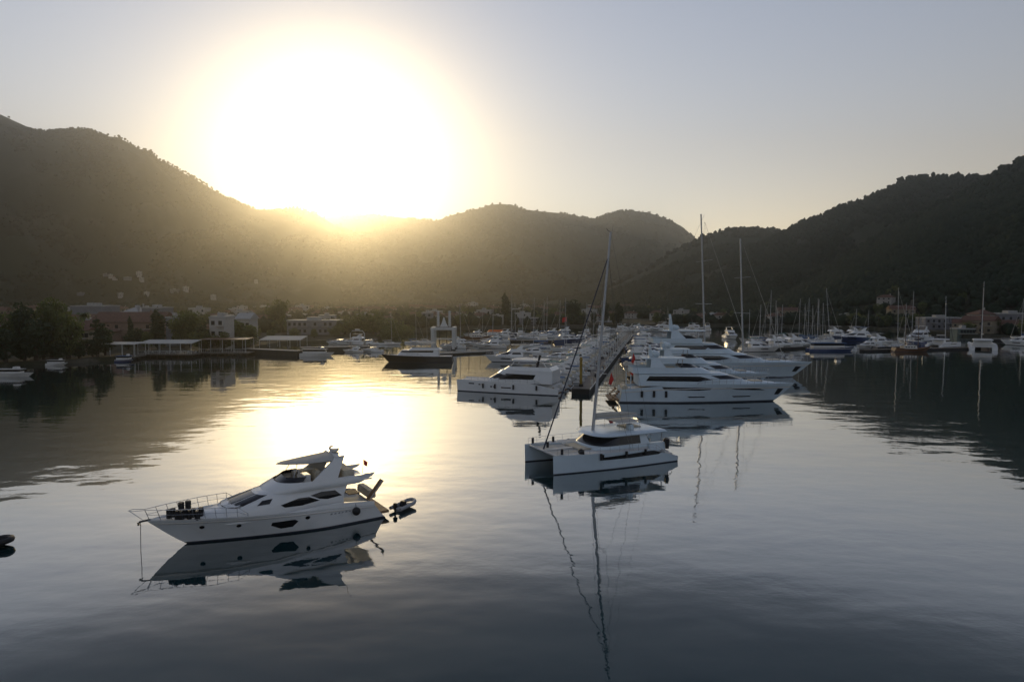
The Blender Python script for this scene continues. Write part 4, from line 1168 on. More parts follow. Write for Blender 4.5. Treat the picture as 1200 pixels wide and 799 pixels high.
# ------------------------------------------------------------------ the large white yachts lying stern-to on the right of the pier
def big_yacht(loc, hd, L, B, label, H=1.0, decks=2, hull_m=None, arch=True, stbd=True, mast_h=2.2, second=False):
    r_ = empty('superyacht', loc, hd, label, 'yacht')
    k = L / 30.0
    zs = [2.3 * H, 3.0 * H, 3.25 * H, 3.25 * H, 3.15 * H]
    h = Hull(L, B, zs, rake=3.6 * k, tr=-.5, p=2.5, pw=1.5, full=.40, flare=.92, sternw=.92, zd=-.9)
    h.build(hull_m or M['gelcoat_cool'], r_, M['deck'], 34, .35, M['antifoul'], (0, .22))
    for sd in (1, -1):
        if not second:
            h.patch([(a * k, b * H) for a, b in ((7.0, 2.75), (7.4, 2.25), (13.2, 2.15), (15.0, 2.3), (15.4, 2.6))], sd).build('hull_window', M['dark_glass'], r_, smooth=True)
            h.patch([(a * k, b * H) for a, b in ((17.6, 2.62), (19.5, 2.25), (24.6, 2.05), (23.5, 2.35), (21, 2.55))], sd).build('hull_window', M['dark_glass'], r_, smooth=True)
        for a, b in ((11.2, 14.3), (18.8, 22.2)):
            h.patch([(a * k, 1.15 * H), ((a + .4) * k, .92 * H), ((b - .2) * k, .95 * H), (b * k, 1.12 * H)], sd).build('hull_window', M['dark_glass'], r_, smooth=True)
        for q in range(3):
            p = h.P(.12 + .07 * q, .6, sd); fender(r_, (p.x, p.y + sd * .2, 1.5), 1.0, .2)
        h.patch([(26.9 * k, 2.3 * H), (26.4 * k, 1.2 * H), (27.2 * k, 1.2 * H), (28.0 * k, 2.2 * H)], sd).build('anchor_pocket', M['hull_black'], r_, smooth=True)
        mb = MB(); rr = []
        for t in h.ts(26):
            a, b, c = h.P(t, .74, sd), h.P(t, .77, sd), h.P(t, .80, sd); b.y += sd * .07; rr.append([a, b, c])
        mb.loft(rr, False, False, False).build('rub_rail', M['gelcoat_warm'], r_, smooth=True)
    zb = 2.9 * H
    main = House([(zb, 3.2 * k, 22.5 * k, B * .455, 7 * k), (zb + 1.1 * H, 3.2 * k, 21.0 * k, B * .44, 6.5 * k), (zb + 1.9 * H, 3.2 * k, 18.2 * k, B * .42, 5.5 * k), (zb + 2.1 * H, 3.2 * k, 17.6 * k, B * .44, 5.5 * k)], .72)
    main.build('main_saloon', M['gelcoat_cool'], r_)
    main.upatch('windscreen', M['dark_glass'], r_, -.42, .42, zb + 1.15 * H, zb + 1.75 * H, .02, 26)
    for sd in (1, -1):
        main.xpatch('side_window', M['dark_glass'], r_, [(5.0 * k, zb + 1.65 * H), (4.4 * k, zb + .85 * H), (13 * k, zb + .75 * H), (15.4 * k, zb + 1.1 * H), (13.4 * k, zb + 1.6 * H)], sd, .02)
    z2 = zb + 2.1 * H
    House([(zb - .02, 20 * k, 27.3 * k, B * .30, 6 * k), (zb + .45 * H, 20 * k, 26.3 * k, B * .26, 5.5 * k), (zb + .6 * H, 20 * k, 25 * k, B * .2, 5 * k)], .8).build('coachroof', M['gelcoat_cool'], r_)
    MB().box(22.3 * k, 24.3 * k, -1.1, 1.1, zb + .6 * H, zb + .78 * H, .08).build('sun_pad', M['cushion'], r_, bevel=.05)
    top = z2
    if decks >= 3:
        up = House([(z2, 4.2 * k, 16.8 * k, B * .40, 5 * k), (z2 + .8 * H, 4.2 * k, 15.6 * k, B * .39, 4.6 * k), (z2 + 1.7 * H, 4.2 * k, 13.4 * k, B * .37, 4 * k), (z2 + 1.95 * H, 4.2 * k, 13 * k, B * .39, 4 * k)], .72)
        up.build('upper_saloon', M['gelcoat_cool'], r_)
        up.upatch('windscreen', M['dark_glass'], r_, -.46, .46, z2 + .85 * H, z2 + 1.6 * H, .02, 26)
        for sd in (1, -1):
            up.xpatch('side_window', M['dark_glass'], r_, [(6 * k, z2 + 1.5 * H), (5.4 * k, z2 + .8 * H), (11 * k, z2 + .75 * H), (12 * k, z2 + 1.5 * H)], sd, .02)
        top = z2 + 1.95 * H
    # flybridge
    fb = House([(top, 2.2 * k, (13 if decks < 3 else 11) * k + 3 * k * (decks < 3), B * .40, 4 * k), (top + .95 * H, 2.2 * k, (13 if decks < 3 else 10) * k + 1 * k, B * .385, 3.6 * k)], .75)
    fb.build('flybridge_coaming', M['gelcoat_cool'], r_, roof=False)
    fx = 13.5 * k if decks < 3 else 10.2 * k
    House([(top + .9 * H, fx - 3.2 * k, fx, B * .33, 2.4 * k), (top + 1.3 * H, fx - 3.2 * k, fx - .9 * k, B * .30, 2.2 * k)], .75).build('flybridge_screen', M['dark_glass'], r_, roof=False)
    ht = top + 2.35 * H
    for sd in (1, -1):
        a = [Vector((8.2 * k, sd * B * .37, top + .5)), Vector((5.2 * k, sd * B * .37, top + .5)), Vector((5.4 * k, sd * B * .30, ht)), Vector((6.6 * k, sd * B * .30, ht))]
        MB().loft([a, [p - Vector((0, sd * .22, 0)) for p in a]]).build('radar_arch', M['gelcoat_cool'], r_)
        MB().box(7.5 * k, 10 * k, sd * B * .2 - .6, sd * B * .2 + .6, top + .05, top + .75, .05).build('lounge_seat', M['cushion'], r_, bevel=.08)
        MB().tube([(10.5 * k, sd * B * .27, top + .8), (10.7 * k, sd * B * .25, ht)], .06, 6).build('hardtop_strut', M['steel'], r_)
    House([(ht, 4.0 * k, 11.6 * k, B * .31, 2.5 * k), (ht + .16, 4.0 * k, 11.4 * k, B * .30, 2.4 * k)], .7).build('hardtop', M['gelcoat_cool'], r_)
    m0 = MB().loft([[Vector((6.0 * k, -.3, ht + .1)), Vector((5.3 * k, -.3, ht + .1)), Vector((5.3 * k, .3, ht + .1)), Vector((6.0 * k, .3, ht + .1))],
                    [Vector((5.6 * k, -.18, ht + mast_h)), Vector((5.25 * k, -.18, ht + mast_h)), Vector((5.25 * k, .18, ht + mast_h)), Vector((5.6 * k, .18, ht + mast_h))]]).build('radar_mast', M['gelcoat_cool'], r_)
    MB().ball((6.4 * k, 1.2, ht + .75), .55, 12, 8).build('satellite_dome', M['gelcoat_cool'], m0, smooth=True)
    MB().ball((6.4 * k, -1.2, ht + .75), .55, 12, 8).build('satellite_dome', M['gelcoat_cool'], m0, smooth=True)
    MB().box(5.1 * k, 5.5 * k, -.9, .9, ht + mast_h * .7, ht + mast_h * .7 + .14).build('radar_bar', M['gelcoat_warm'], m0)
    for y in (-.5, .5): MB().tube([(5.2 * k, y, ht + mast_h * .7), (5.0 * k, y, ht + mast_h + 1.6)], .02, 4).build('antenna', M['steel'], m0)
    # stern: platform, stairs, flag
    MB().box(-1.7 * k, -.02, -B * .42, B * .42, .35, .6).build('swim_platform', M['teak'], r_, bevel=.05)
    for sd in (1, -1):
        for q in range(5): MB().box(-.2 - .3 * q + .0, .1 - .3 * q, sd * B * .33 - .5, sd * B * .33 + .5, 1.95 * H - .3 * q - .25, 1.95 * H - .3 * q).build('stern_step', M['teak'], r_)
    MB().box(.6 * k, 1.6 * k, -B * .25, B * .25, 1.95 * H, 2.75 * H, .06).build('cockpit_sofa', M['cushion'], r_, bevel=.1)
    for sd in (1, -1): MB().tube([(1.9 * k, sd * B * .42, 2.2 * H), (1.9 * k, sd * B * .42, z2 - .25)], .08, 6).build('deck_post', M['gelcoat_cool'], r_)
    MB().tube([(-.1, 0, 2.4 * H), (-1.0, 0, 4.9 * H)], .035, 5).build('flag_staff', M['steel'], r_)
    MB().add([(-.55, 0, 3.7 * H), (-1.0, .15, 2.6 * H), (-1.45, .1, 2.9 * H), (-1.0, 0, 4.9 * H)], [(0, 1, 2, 3)]).build('stern_flag', M['red'], r_)
    railing(h, .42, .985, 14, r_, .85, lean=.2, r=.022)
    g = MB()
    for t in h.ts(3): pass
    for a in ((-3.9 * 1, B * .35), (-3.9, -B * .35)): g.tube([(0, a[1], 2.0), (-1.6, a[1] * 1.05, 1.45), (-3.6, a[1] * 1.1, 1.2)], .035, 5)
    g.build('mooring_line', M['rope'], r_)
    return r_
PIER0, PIER1 = Vector((12.2, 121.0, 0)), Vector((53.5, 310.0, 0))
def pier_x(y): return PIER0.x + (PIER1.x - PIER0.x) * (y - PIER0.y) / (PIER1.y - PIER0.y)
big_yacht((17.6, 113.6, 0), R(-1.5), 29.4, 6.4, 'nearest big white yacht with blue-shaded long hull and slit windows, stern to the pier', H=.97, decks=2)
big_yacht((23.5, 126.5, 0), R(0), 24.5, 5.8, 'middle white yacht squeezed between the two biggest ones', H=1.04, decks=2, mast_h=1.6)
big_yacht((27.5, 148.5, 0), R(-2), 37.5, 7.6, 'tallest three-deck white yacht behind the nearest big one, with a white radar mast', H=1.08, decks=3, mast_h=3.6, second=True)

# ------------------------------------------------------------------ white power catamaran on the left of the pier head
def power_cat():
    st = at(654, 464); bw = at(533, 458.5)
    d = (bw - st); L = d.length; hd = math.atan2(d.y, d.x)
    f = d.normalized(); port = Vector((-f.y, f.x, 0)); sp = 4.6
    loc = st - port * (sp / 2 + .9)
    r_ = empty('power_catamaran', loc, hd, 'white flat-roofed catamaran with small hull ports moored at the pier head', 'catamaran')
    for sd in (1, -1):
        h = Hull(L, 1.9, [1.1, 1.95, 2.05, 2.1, 2.15], rake=.15, tr=0, p=2.6, pw=1.9, full=.4, flare=.9, y0=sd * sp / 2, zd=-.5)
        h.build(M['gelcoat'], r_, M['deck'], 26, .03, M['antifoul'], (0, .14))
        for a, b, z in ((15.9, 17.0, 1.45), (14.6, 15.0, 1.35), (14.0, 14.4, 1.35), (12.3, 12.7, 1.05), (11.7, 12.1, 1.05), (8.7, 10.6, .95)):
            h.patch([(a, z), (a, z + .22), (b, z + .22), (b, z)], sd).build('hull_window', M['dark_glass'], r_, smooth=True)
        for t in (.2, .42, .60, .72):
            p = h.P(t, .7, sd); fender(r_, (p.x, p.y + sd * .2, 1.25), .8, .17)
        railing(h, .15, .98, 12, r_, .7, sides=(sd,))
        for k in range(3): MB().box(-.1 + k * .5, .4 + k * .5, h.y0 - .7, h.y0 + .7, .3, .6 + .35 * k).build('stern_step', M['teak'], r_)
    MB().loft([[Vector((x, -sp / 2, z0)), Vector((x, sp / 2, z0)), Vector((x, sp / 2, z1)), Vector((x, -sp / 2, z1))] for x, z0, z1 in ((.6, .9, 1.6), (3, .9, 1.98), (14, 1.1, 2.05), (L - .6, 1.5, 2.1))]).build('bridge_deck', M['deck'], r_)
    cab = House([(1.95, 1.2, 14.0, 3.05, 3.5), (2.6, 1.2, 13.6, 3.0, 3.4), (3.55, 1.2, 12.0, 2.85, 3.0), (4.25, 1.2, 11.0, 2.8, 2.8)], .68)
    cab.build('cabin', M['gelcoat'], r_)
    for sd in (1, -1):
        cab.xpatch('side_window', M['dark_glass'], r_, [(4.2, 3.5), (4.6, 2.7), (12.9, 2.5), (12.6, 3.3), (11.5, 3.62)], sd, .02)
    cab.upatch('windscreen', M['dark_glass'], r_, -.4, .4, 2.75, 3.5, .02, 20)
    House([(4.2, 1.2, 10.8, 2.6, 2.2), (4.85, 1.8, 9.8, 2.45, 2.0)], .7).build('flybridge_coaming', M['gelcoat'], r_, roof=False)
    House([(5.95, 2.6, 9.2, 2.2, 1.6), (6.08, 2.6, 9.1, 2.15, 1.6)], .6).build('hardtop', M['gelcoat'], r_)
    for sd in (1, -1):
        MB().tube([(9.2, sd * 2.1, 4.7), (8.2, sd * 2.0, 5.97)], .07, 6).build('hardtop_strut', M['gelcoat'], r_)
        MB().tube([(2.4, sd * 2.2, 4.7), (3.2, sd * 2.0, 5.97)], .07, 6).build('hardtop_strut', M['gelcoat'], r_)
    MB().box(6.0, 7.2, -1, 1, 4.3, 5.0, .05).build('lounge_seat', M['cushion'], r_, bevel=.06)
    a = Vector((4.3, 2.0, 4.3)); b = Vector((3.6, 2.0, 7.0))
    MB().tube([a, b], .22, 6).build('folded_crane', M['rubber'], r_)
    return r_
power_cat()

# ------------------------------------------------------------------ smaller boats, one of each kind, then copies
def sailboat_proto(L, mast_h, hull_m, cover, name='sailing_yacht', two=False, furl=True):
    B = L * .30; r_ = empty(name)
    h = Hull(L, B, [.95, .95, 1.0, 1.12, 1.3], rake=L * .10, tr=-.3, p=2.0, pw=1.5, full=.38, flare=.86, sternw=.75, zd=-.5)
    h.x0 = -L / 2
    h.build(hull_m, r_, M['deck'], 16, .05, M['antifoul'], (0, .12))
    for sd in (1, -1): pass
    c = House([(.95, -L * .2, L * .24, B * .30, L * .14), (1.42, -L * .19, L * .16, B * .25, L * .12)], .8)
    c.build('cabin', M['gelcoat'], r_, n=16, mid=1)
    for sd in (1, -1): c.xpatch('cabin_window', M['dark_glass'], r_, [(-L * .15, 1.12), (-L * .15, 1.33), (L * .06, 1.30), (L * .09, 1.15)], sd, .02)
    MB().loft([[Vector((x, -B * w, 1.0 + z)), Vector((x, -B * w * .8, 1.5 + z)), Vector((x, B * w * .8, 1.5 + z)), Vector((x, B * w, 1.0 + z))] for x, w, z in ((-L * .24, .28, .35), (-L * .17, .29, .35), (-L * .12, .26, .0))], True, True, True).build('sprayhood', cover, r_)
    mx = L * .08
    mast = MB().tube([(mx, 0, 1.3), (mx - mast_h * .02, 0, mast_h)], .11, 7, .08).build('mast', M['alu'], r_, smooth=True)
    sp = MB()
    for f in (.42, .70): sp.tube([(mx - .3, B * .28, mast_h * f), (mx - .1, 0, mast_h * f), (mx - .3, -B * .28, mast_h * f)], .035, 4)
    sp.build('spreader', M['alu'], mast)
    MB().tube([(mx, 0, 2.2), (-L * .32, 0, 2.3)], .07, 6).build('boom', M['alu'], r_)
    MB().loft([[Vector((x, w * math.cos(a), 2.42 + hh * math.sin(a))) for a in [6.2832 * k / 8 for k in range(8)]] for x, w, hh in ((mx - .2, .16, .3), (-L * .1, .16, .22), (-L * .3, .08, .12))]).build('sail_cover', cover, r_, smooth=True)
    fs0 = Vector((L * .48, 0, 1.35)); fs1 = Vector((mx - mast_h * .018, 0, mast_h * .95))
    MB().tube([fs0, lerp(fs0, fs1, .5), fs1], .07 if furl else .02, 6, .03).build('furled_jib', M['canvas_white'] if furl else M['rope'], r_)
    rg = MB()
    for sd in (1, -1): rg.tube([(mx - .2, sd * B * .45, 1.05), (mx - .3, sd * B * .28, mast_h * .42), (mx - .3, sd * B * .28, mast_h * .7), (mx - mast_h * .018, 0, mast_h * .95)], .02, 3)
    rg.tube([(-L * .5, 0, 1.0), (mx - mast_h * .02, 0, mast_h)], .02, 3)
    rg.build('shroud', M['rope'], r_)
    if two:
        MB().tube([(-L * .30, 0, 1.2), (-L * .32, 0, mast_h * .72)], .1, 7, .07).build('mizzen_mast', M['alu'], r_, smooth=True)
    railing(h, .1, .97, 7, r_, .6, r=.02, mid=False, name='guard_rail')
    return r_
def motorboat_proto(L, hull_m, kind, cover=None, name='motor_cruiser'):
    B = L * .31; k = L / 12; r_ = empty(name)
    h = Hull(L, B, [1.1 * k, 1.25 * k, 1.4 * k, 1.5 * k, 1.55 * k], rake=L * .14, tr=-.3, p=2.3, pw=1.5, full=.38, flare=.9, zd=-.5)
    h.x0 = -L / 2
    h.build(hull_m, r_, M['deck'], 16, .06, M['antifoul'], (0, .12))
    for sd in (1, -1): h.patch([(-L * .02, .95 * k), (0, .7 * k), (L * .2, .75 * k), (L * .16, 1.0 * k)], sd).build('hull_window', M['dark_glass'], r_)
    c = House([(1.25 * k, -L * .25, L * .33, B * .40, L * .22), (1.75 * k, -L * .25, L * .24, B * .38, L * .2), (2.45 * k, -L * .24, L * .06, B * .33, L * .14)], .75)
    c.build('cabin', M['gelcoat'], r_, n=16, mid=2)
    c.upatch('windscreen', M['dark_glass'], r_, -.48, .48, 1.8 * k, 2.35 * k, .02, 14, 2)
    for sd in (1, -1): c.xpatch('side_window', M['dark_glass'], r_, [(-L * .22, 1.85 * k), (-L * .2, 2.3 * k), (-L * .06, 2.3 * k), (-L * .03, 1.85 * k)], sd, .02)
    if kind == 'fly':
        House([(2.45 * k, -L * .33, L * .06, B * .36, L * .12), (3.05 * k, -L * .28, 0, B * .33, L * .1)], .75).build('flybridge_coaming', M['gelcoat'], r_, n=16, roof=False, mid=1)
        for sd in (1, -1): MB().loft([[Vector((-L * .1, sd * B * .33, 2.9 * k)), Vector((-L * .22, sd * B * .33, 2.9 * k)), Vector((-L * .27, sd * B * .26, 4.0 * k)), Vector((-L * .22, sd * B * .26, 4.0 * k))],
            [Vector((-L * .1, sd * (B * .33 - .12), 2.9 * k)), Vector((-L * .22, sd * (B * .33 - .12), 2.9 * k)), Vector((-L * .27, sd * (B * .26 - .12), 4.0 * k)), Vector((-L * .22, sd * (B * .26 - .12), 4.0 * k))]]).build('radar_arch', M['gelcoat'], r_)
        MB().box(-L * .30, -L * .02, -B * .3, B * .3, 4.0 * k, 4.08 * k).build('bimini', cover or M['canvas_white'], r_)
        MB().tube([(-L * .25, 0, 4.08 * k), (-L * .27, 0, 6.2 * k)], .03, 4).build('antenna', M['steel'], r_)
    elif kind == 'open':
        for sd in (1, -1): MB().tube([(-L * .3, sd * B * .36, 1.3 * k), (-L * .22, sd * B * .33, 2.95 * k), (-L * .05, sd * B * .3, 2.6 * k)], .07, 6).build('radar_arch', M['gelcoat'], r_)
        MB().box(-L * .42, -L * .2, -B * .36, B * .36, 2.6 * k, 2.68 * k).build('bimini', cover or M['canvas_blue'], r_)
    MB().box(-L * .54, -L * .5 - .02, -B * .4, B * .4, .3, .5).build('swim_platform', M['teak'], r_)
    MB().box(-L * .44, -L * .37, -B * .3, B * .3, 1.1 * k, 1.6 * k, .03).build('cockpit_sofa', M['cushion'], r_)
    railing(h, .5, .97, 6, r_, .6, r=.022, mid=False)
    return r_
def gulet_proto(L, hull_m, name='wooden_gulet'):
    B = L * .27; r_ = empty(name)
    h = Hull(L, B, [2.3, 1.6, 1.5, 1.8, 2.6], rake=L * .12, tr=-1.0, p=2.0, pw=1.6, full=.4, flare=.85, sternw=.7, zd=-.7)
    h.x0 = -L / 2
    h.build(hull_m, r_, M['teak'], 18, .3, M['antifoul'], (0, .15), M['hull_wood'])
    c = House([(1.3, -L * .25, L * .12, B * .32, L * .05), (2.9, -L * .24, L * .10, B * .30, L * .05), (3.05, -L * .27, L * .12, B * .34, L * .05)], .5)
    c.build('deckhouse', M['gelcoat_warm'], r_, n=16, mid=1)
    for sd in (1, -1):
        for q in range(4): c.xpatch('cabin_window', M['dark_glass'], r_, [(-L * .21 + q * L * .07, 2.1), (-L * .21 + q * L * .07, 2.6), (-L * .17 + q * L * .07, 2.6), (-L * .17 + q * L * .07, 2.1)], sd, .02)
    MB().box(-L * .47, -L * .27, -B * .34, B * .34, 3.9, 4.0).build('awning', M['canvas_white'], r_)
    for x in (-L * .46, -L * .28):
        for y in (-B * .3, B * .3): MB().tube([(x, y, 1.9), (x, y, 3.9)], .04, 5).build('post', M['steel'], r_)
    for x, mh in ((L * .17, L * .95), (-L * .16, L * .8)):
        MB().tube([(x, 0, 1.2), (x - .1, 0, mh)], .16, 8, .09).build('mast', M['hull_wood'] if hull_m is M['hull_wood'] else M['alu'], r_, smooth=True)
    rg = MB()
    for x, mh in ((L * .17, L * .95), (-L * .16, L * .8)):
        for sd in (1, -1): rg.tube([(x - .4, sd * B * .45, 1.6), (x - .1, 0, mh * .95)], .025, 3)
    rg.tube([(L * .56, 0, 2.9), (L * .17, 0, L * .93)], .03, 3)
    rg.build('shroud', M['rope'], r_)
    MB().tube([(L * .46, 0, 2.5), (L * .60, 0, 3.1)], .12, 6, .06).build('bowsprit', M['hull_wood'], r_)
    MB().loft([[Vector((x, .2 * math.cos(a), 3.5 + .22 * math.sin(a))) for a in [6.2832 * k / 8 for k in range(8)]] for x in (L * .16, -L * .1)]).build('sail_cover', M['sailcover'], r_)
    return r_
BP = {
 's1': sailboat_proto(12, 17, M['gelcoat'], M['canvas_blue']),
 's2': sailboat_proto(13, 18, M['gelcoat'], M['canvas_white']),
 's3': sailboat_proto(12, 17, M['hull_blue'], M['sailcover']),
 's4': sailboat_proto(15, 20, M['hull_black'], M['canvas_white']),
 'm1': motorboat_proto(12, M['gelcoat'], 'fly'),
 'm2': motorboat_proto(10, M['gelcoat'], 'open'),
 'm3': motorboat_proto(14, M['hull_blue'], 'fly', M['canvas_blue']),
 'm4': motorboat_proto(11, M['gelcoat'], 'open', M['yellow']),
 'm5': motorboat_proto(11, M['gelcoat_warm'], 'fly', M['canvas_teal']),
 'g1': gulet_proto(20, M['hull_wood']),
 'g2': gulet_proto(18, M['gelcoat_warm']),
}
for k, p in BP.items(): p['category'] = {'s': 'sailboat', 'm': 'motorboat', 'g': 'gulet'}[k[0]]
bpy.context.view_layer.update()
def boat(k, px, py, deg, s=1.0, label=None, group=None, mast_top=None):
    """a boat whose waterline middle shows at (px, py); deg = heading, 0 = to the right, 90 = away"""
    p = at(px, py)
    sc3 = (s, s, s)
    if mast_top is not None:
        top = atY(px, mast_top, p.y).z
        ph = {'s1': 17, 's2': 18, 's3': 17, 's4': 20, 'g1': 19, 'g2': 17.1}[k]
        sc3 = (s, s, top / ph) if abs(top / ph / s - 1) < .25 else (top / ph,) * 3
    return place(BP[k], p.x, p.y, sc3, rz=R(deg), label=label, group=group, z=0.0)
# two tall-masted sailing yachts behind the big motor yachts
def tall_yacht(px, py, top, L, deg, label, boom_m, hull_m):
    p = at(px, py); r_ = sailboat_proto(L, atY(px, top, p.y).z, hull_m, boom_m, 'tall_sailing_yacht', False)
    r_.location = (p.x, p.y, 0); r_.rotation_euler = (0, 0, R(deg))
    r_['label'] = label; r_['category'] = 'sailboat'
    r_.scale = (1, 1, 1)
    for c in r_.children:
        if c.name.startswith('mast'): c.scale = (2.2, 2.2, 1); c.location.x = -L * .08 * 1.2
    return r_
tall_yacht(815, 431, 251, 30, 5, 'sailing yacht with the tallest bare mast of the marina, left one of the tall pair', M['canvas_white'], M['gelcoat'])
tall_yacht(861, 429, 280, 27, 4, 'sailing yacht with the right mast of the tall pair and teal deck cover', M['canvas_teal'], M['hull_blue'])

# boats stern-to along the left side of the pier
g = random.Random(8)
LG = {'m1': ('white flybridge cruiser packed along the left side of the pier', 'white cruisers left of the pier'), 'm2': ('small white open cruiser with blue bimini left of the pier', 'small open cruisers left of the pier'),
      'm5': ('cream cruiser with teal awning left of the pier', 'cream cruisers left of the pier'), 's1': ('sailing yacht with blue sail cover left of the pier', 'blue-covered sailing yachts left of the pier'),
      's2': ('sailing yacht with white sail cover left of the pier', 'white-covered sailing yachts left of the pier')}
y = 129.5
seq = ['m2', 'm1', 'm5', 'm1', 'm2', 'm1', 'm5', 'm1', 'm2', 'm1', 'm1', 'm5', 'm2', 'm1', 'm5', 'm1', 'm2', 'm1', 'm5', 'm1', 'm2', 'm1']
for i, k in enumerate(seq):
    L = {'m1': 12, 'm2': 10, 'm5': 11, 's1': 12}[k]; s = g.uniform(.88, 1.12)
    place(BP[k], pier_x(y) - 3.2 - L * s / 2, y, s, rz=R(180 + g.uniform(-3, 3) - 2), label=LG[k][0], group=LG[k][1], z=0)
    y += 5.0 + g.uniform(0, .8) + i * .1
boat('m4', 655, 424, 180, 1.1, 'cruiser with a yellow awning left of the pier')
for (px, py, k, mt) in [(628, 408, 's1', 349), (707, 409, 's1', 352), (665, 412, 's2', 349)]:
    boat(k, px, py, 175, .9, {628: 'sailing yacht whose pale mast rises above the flat-roofed catamaran', 665: 'sailing yacht with a mast beside the red flag', 707: 'sailing yacht whose mast stands just right of the big catamaran mast'}[px], None, mt)
# boats on the right side of the pier beyond the big yachts
y = 172; i = 0
while y < 300:
    k = g.choice(['m1', 'm2', 'm5', 'm3'])
    if not 176 < y < 183:
        place(BP[k], pier_x(y) + 3.4 + 6, y, g.uniform(.85, 1.05), rz=R(g.uniform(-3, 3)), label={'m1': 'white flybridge cruiser at the far right side of the pier', 'm2': 'small open cruiser at the far right side of the pier', 'm5': 'cream cruiser at the far right side of the pier', 'm3': 'dark blue cruiser at the far right side of the pier'}[k],
              group={'m1': 'white cruisers right of the pier', 'm2': 'open cruisers right of the pier', 'm5': 'cream cruisers right of the pier', 'm3': 'blue cruisers right of the pier'}[k], z=0)
    y += 6.5 + i * .3; i += 1
# masts in the middle distance, left of the pier
for k, px, py, top, lab in [('s2', 457, 404, 366, 'sailing yacht with a short mast left of the dark-hulled vessel'), ('s1', 486, 402, 368, 'sailing yacht with a mast left of the white boat lift'), ('s2', 499, 401, 372, 'sailing yacht with the mast nearest to the left of the boat lift'),
        ('s3', 537, 405, 356, 'dark-hulled sailing yacht just right of the white boat lift'), ('g1', 556, 398, 359, 'wooden gulet with wide spreaders on its mast'), ('s3', 600, 399, 345, 'dark-hulled sailing yacht below the lone cypress'),
        ('s2', 615, 397, 352, 'white sailing yacht moored slightly askew in the middle row'), ('s1', 643, 396, 347, 'sailing yacht with the thickest pale mast of the middle row'), ('s2', 638, 393, 352, 'sailing yacht hiding behind the thickest pale mast'),
        ('s1', 658, 395, 352, 'sailing yacht left of the red flag'), ('s3', 688, 396, 355, 'dark-blue sailing yacht near the long jib stay'), ('s2', 567, 396, 366, 'white sailing yacht moored before the orange boat'), ('s1', 580, 401, 362, 'sailing yacht right of the wooden gulet')]:
    boat(k, px, py, g.choice([170, 185, 10, 95, 100]), 1, lab, None, top)
for i in range(15):
    px = 545 + i * 11 + g.uniform(-3, 3)
    k = g.choice(['m1', 'm2', 'm3', 'm5', 's3'])
    boat(k, px, g.choice([392, 395, 401, 406]) + g.uniform(-1, 1), g.choice([175, 5, 90, 185]), g.uniform(.8, 1), {'m1': 'white flybridge boat in the crowded basin left of the pier', 'm2': 'small open boat in the crowded basin left of the pier', 'm3': 'blue flybridge boat in the crowded basin left of the pier', 'm5': 'cream boat in the crowded basin left of the pier', 's3': 'dark sailing yacht in the crowded basin left of the pier'}[k],
         {'m1': 'white boats in the middle basin', 'm2': 'open boats in the middle basin', 'm3': 'blue boats in the middle basin', 'm5': 'cream boats in the middle basin', 's3': 'dark sailing yachts in the middle basin'}[k])
boat('m1', 598, 424, 178, 1.15, 'white flybridge cruiser showing above the flat-roofed catamaran bow')
boat('m5', 575, 408, 178, 1.0, 'cream boat at the end of the lit pontoon')
boat('m2', 622, 417, 185, 1.1, 'white open cruiser between the catamaran roof and the gangway')
# the far quay row
for i in range(14):
    px = 706 + i * 9.5 + g.uniform(-2, 2)
    k = g.choice(['m1', 'm5', 'm2'])
    boat(k, px, 388 + g.uniform(-.5, 1), g.choice([5, 175, 80]), g.uniform(.95, 1.25), {'m1': 'pale flybridge boat in the far quay row behind the pier lamps', 'm2': 'pale open boat in the far quay row behind the pier lamps', 'm5': 'cream boat in the far quay row behind the pier lamps'}[k],
         {'m1': 'pale flybridge boats on the far quay', 'm2': 'pale open boats on the far quay', 'm5': 'cream boats on the far quay'}[k])
boat('m1', 857, 397, -90, 1.2, 'white cruiser seen bow-on just left of the right tall mast')
boat('g2', 884, 401, 190, .75, 'dark little boat with a cabin left of the mast thicket', None)
# right-hand thicket of masts
TH = [(892, 402, 357), (897, 399, 362), (904, 403, 340), (908, 400, 352), (911, 404, 361), (917, 403, 357), (938, 400, 350), (942, 399, 356), (948, 400, 349), (951, 399, 358), (957, 400, 350), (960, 401, 351), (963, 400, 355)]
for i, (px, py, top) in enumerate(TH):
    if px == 904:
        boat('s4', px, py, 100, 1.1, 'sailing yacht with the tallest mast of the thicket right of the tall pair', None, top); continue
    k = g.choice(['s1', 's2', 's3'])
    z_ = 'left' if px < 925 else 'right'
    boat(k, px, py, g.choice([80, 95, 110, 260]), 1, {'s1': 'blue-covered', 's2': 'white-covered', 's3': 'dark-hulled'}[k] + ' sailing yacht in the %s clump of the mast thicket' % z_, {'s1': 'blue-covered', 's2': 'white-covered', 's3': 'dark-hulled'}[k] + ' yachts in the %s mast clump' % z_, top)
boat('s2', 970, 402, 12, 1, 'sailing yacht with the leaning mast right of the thicket', None, 337).rotation_euler[0] = R(-7)
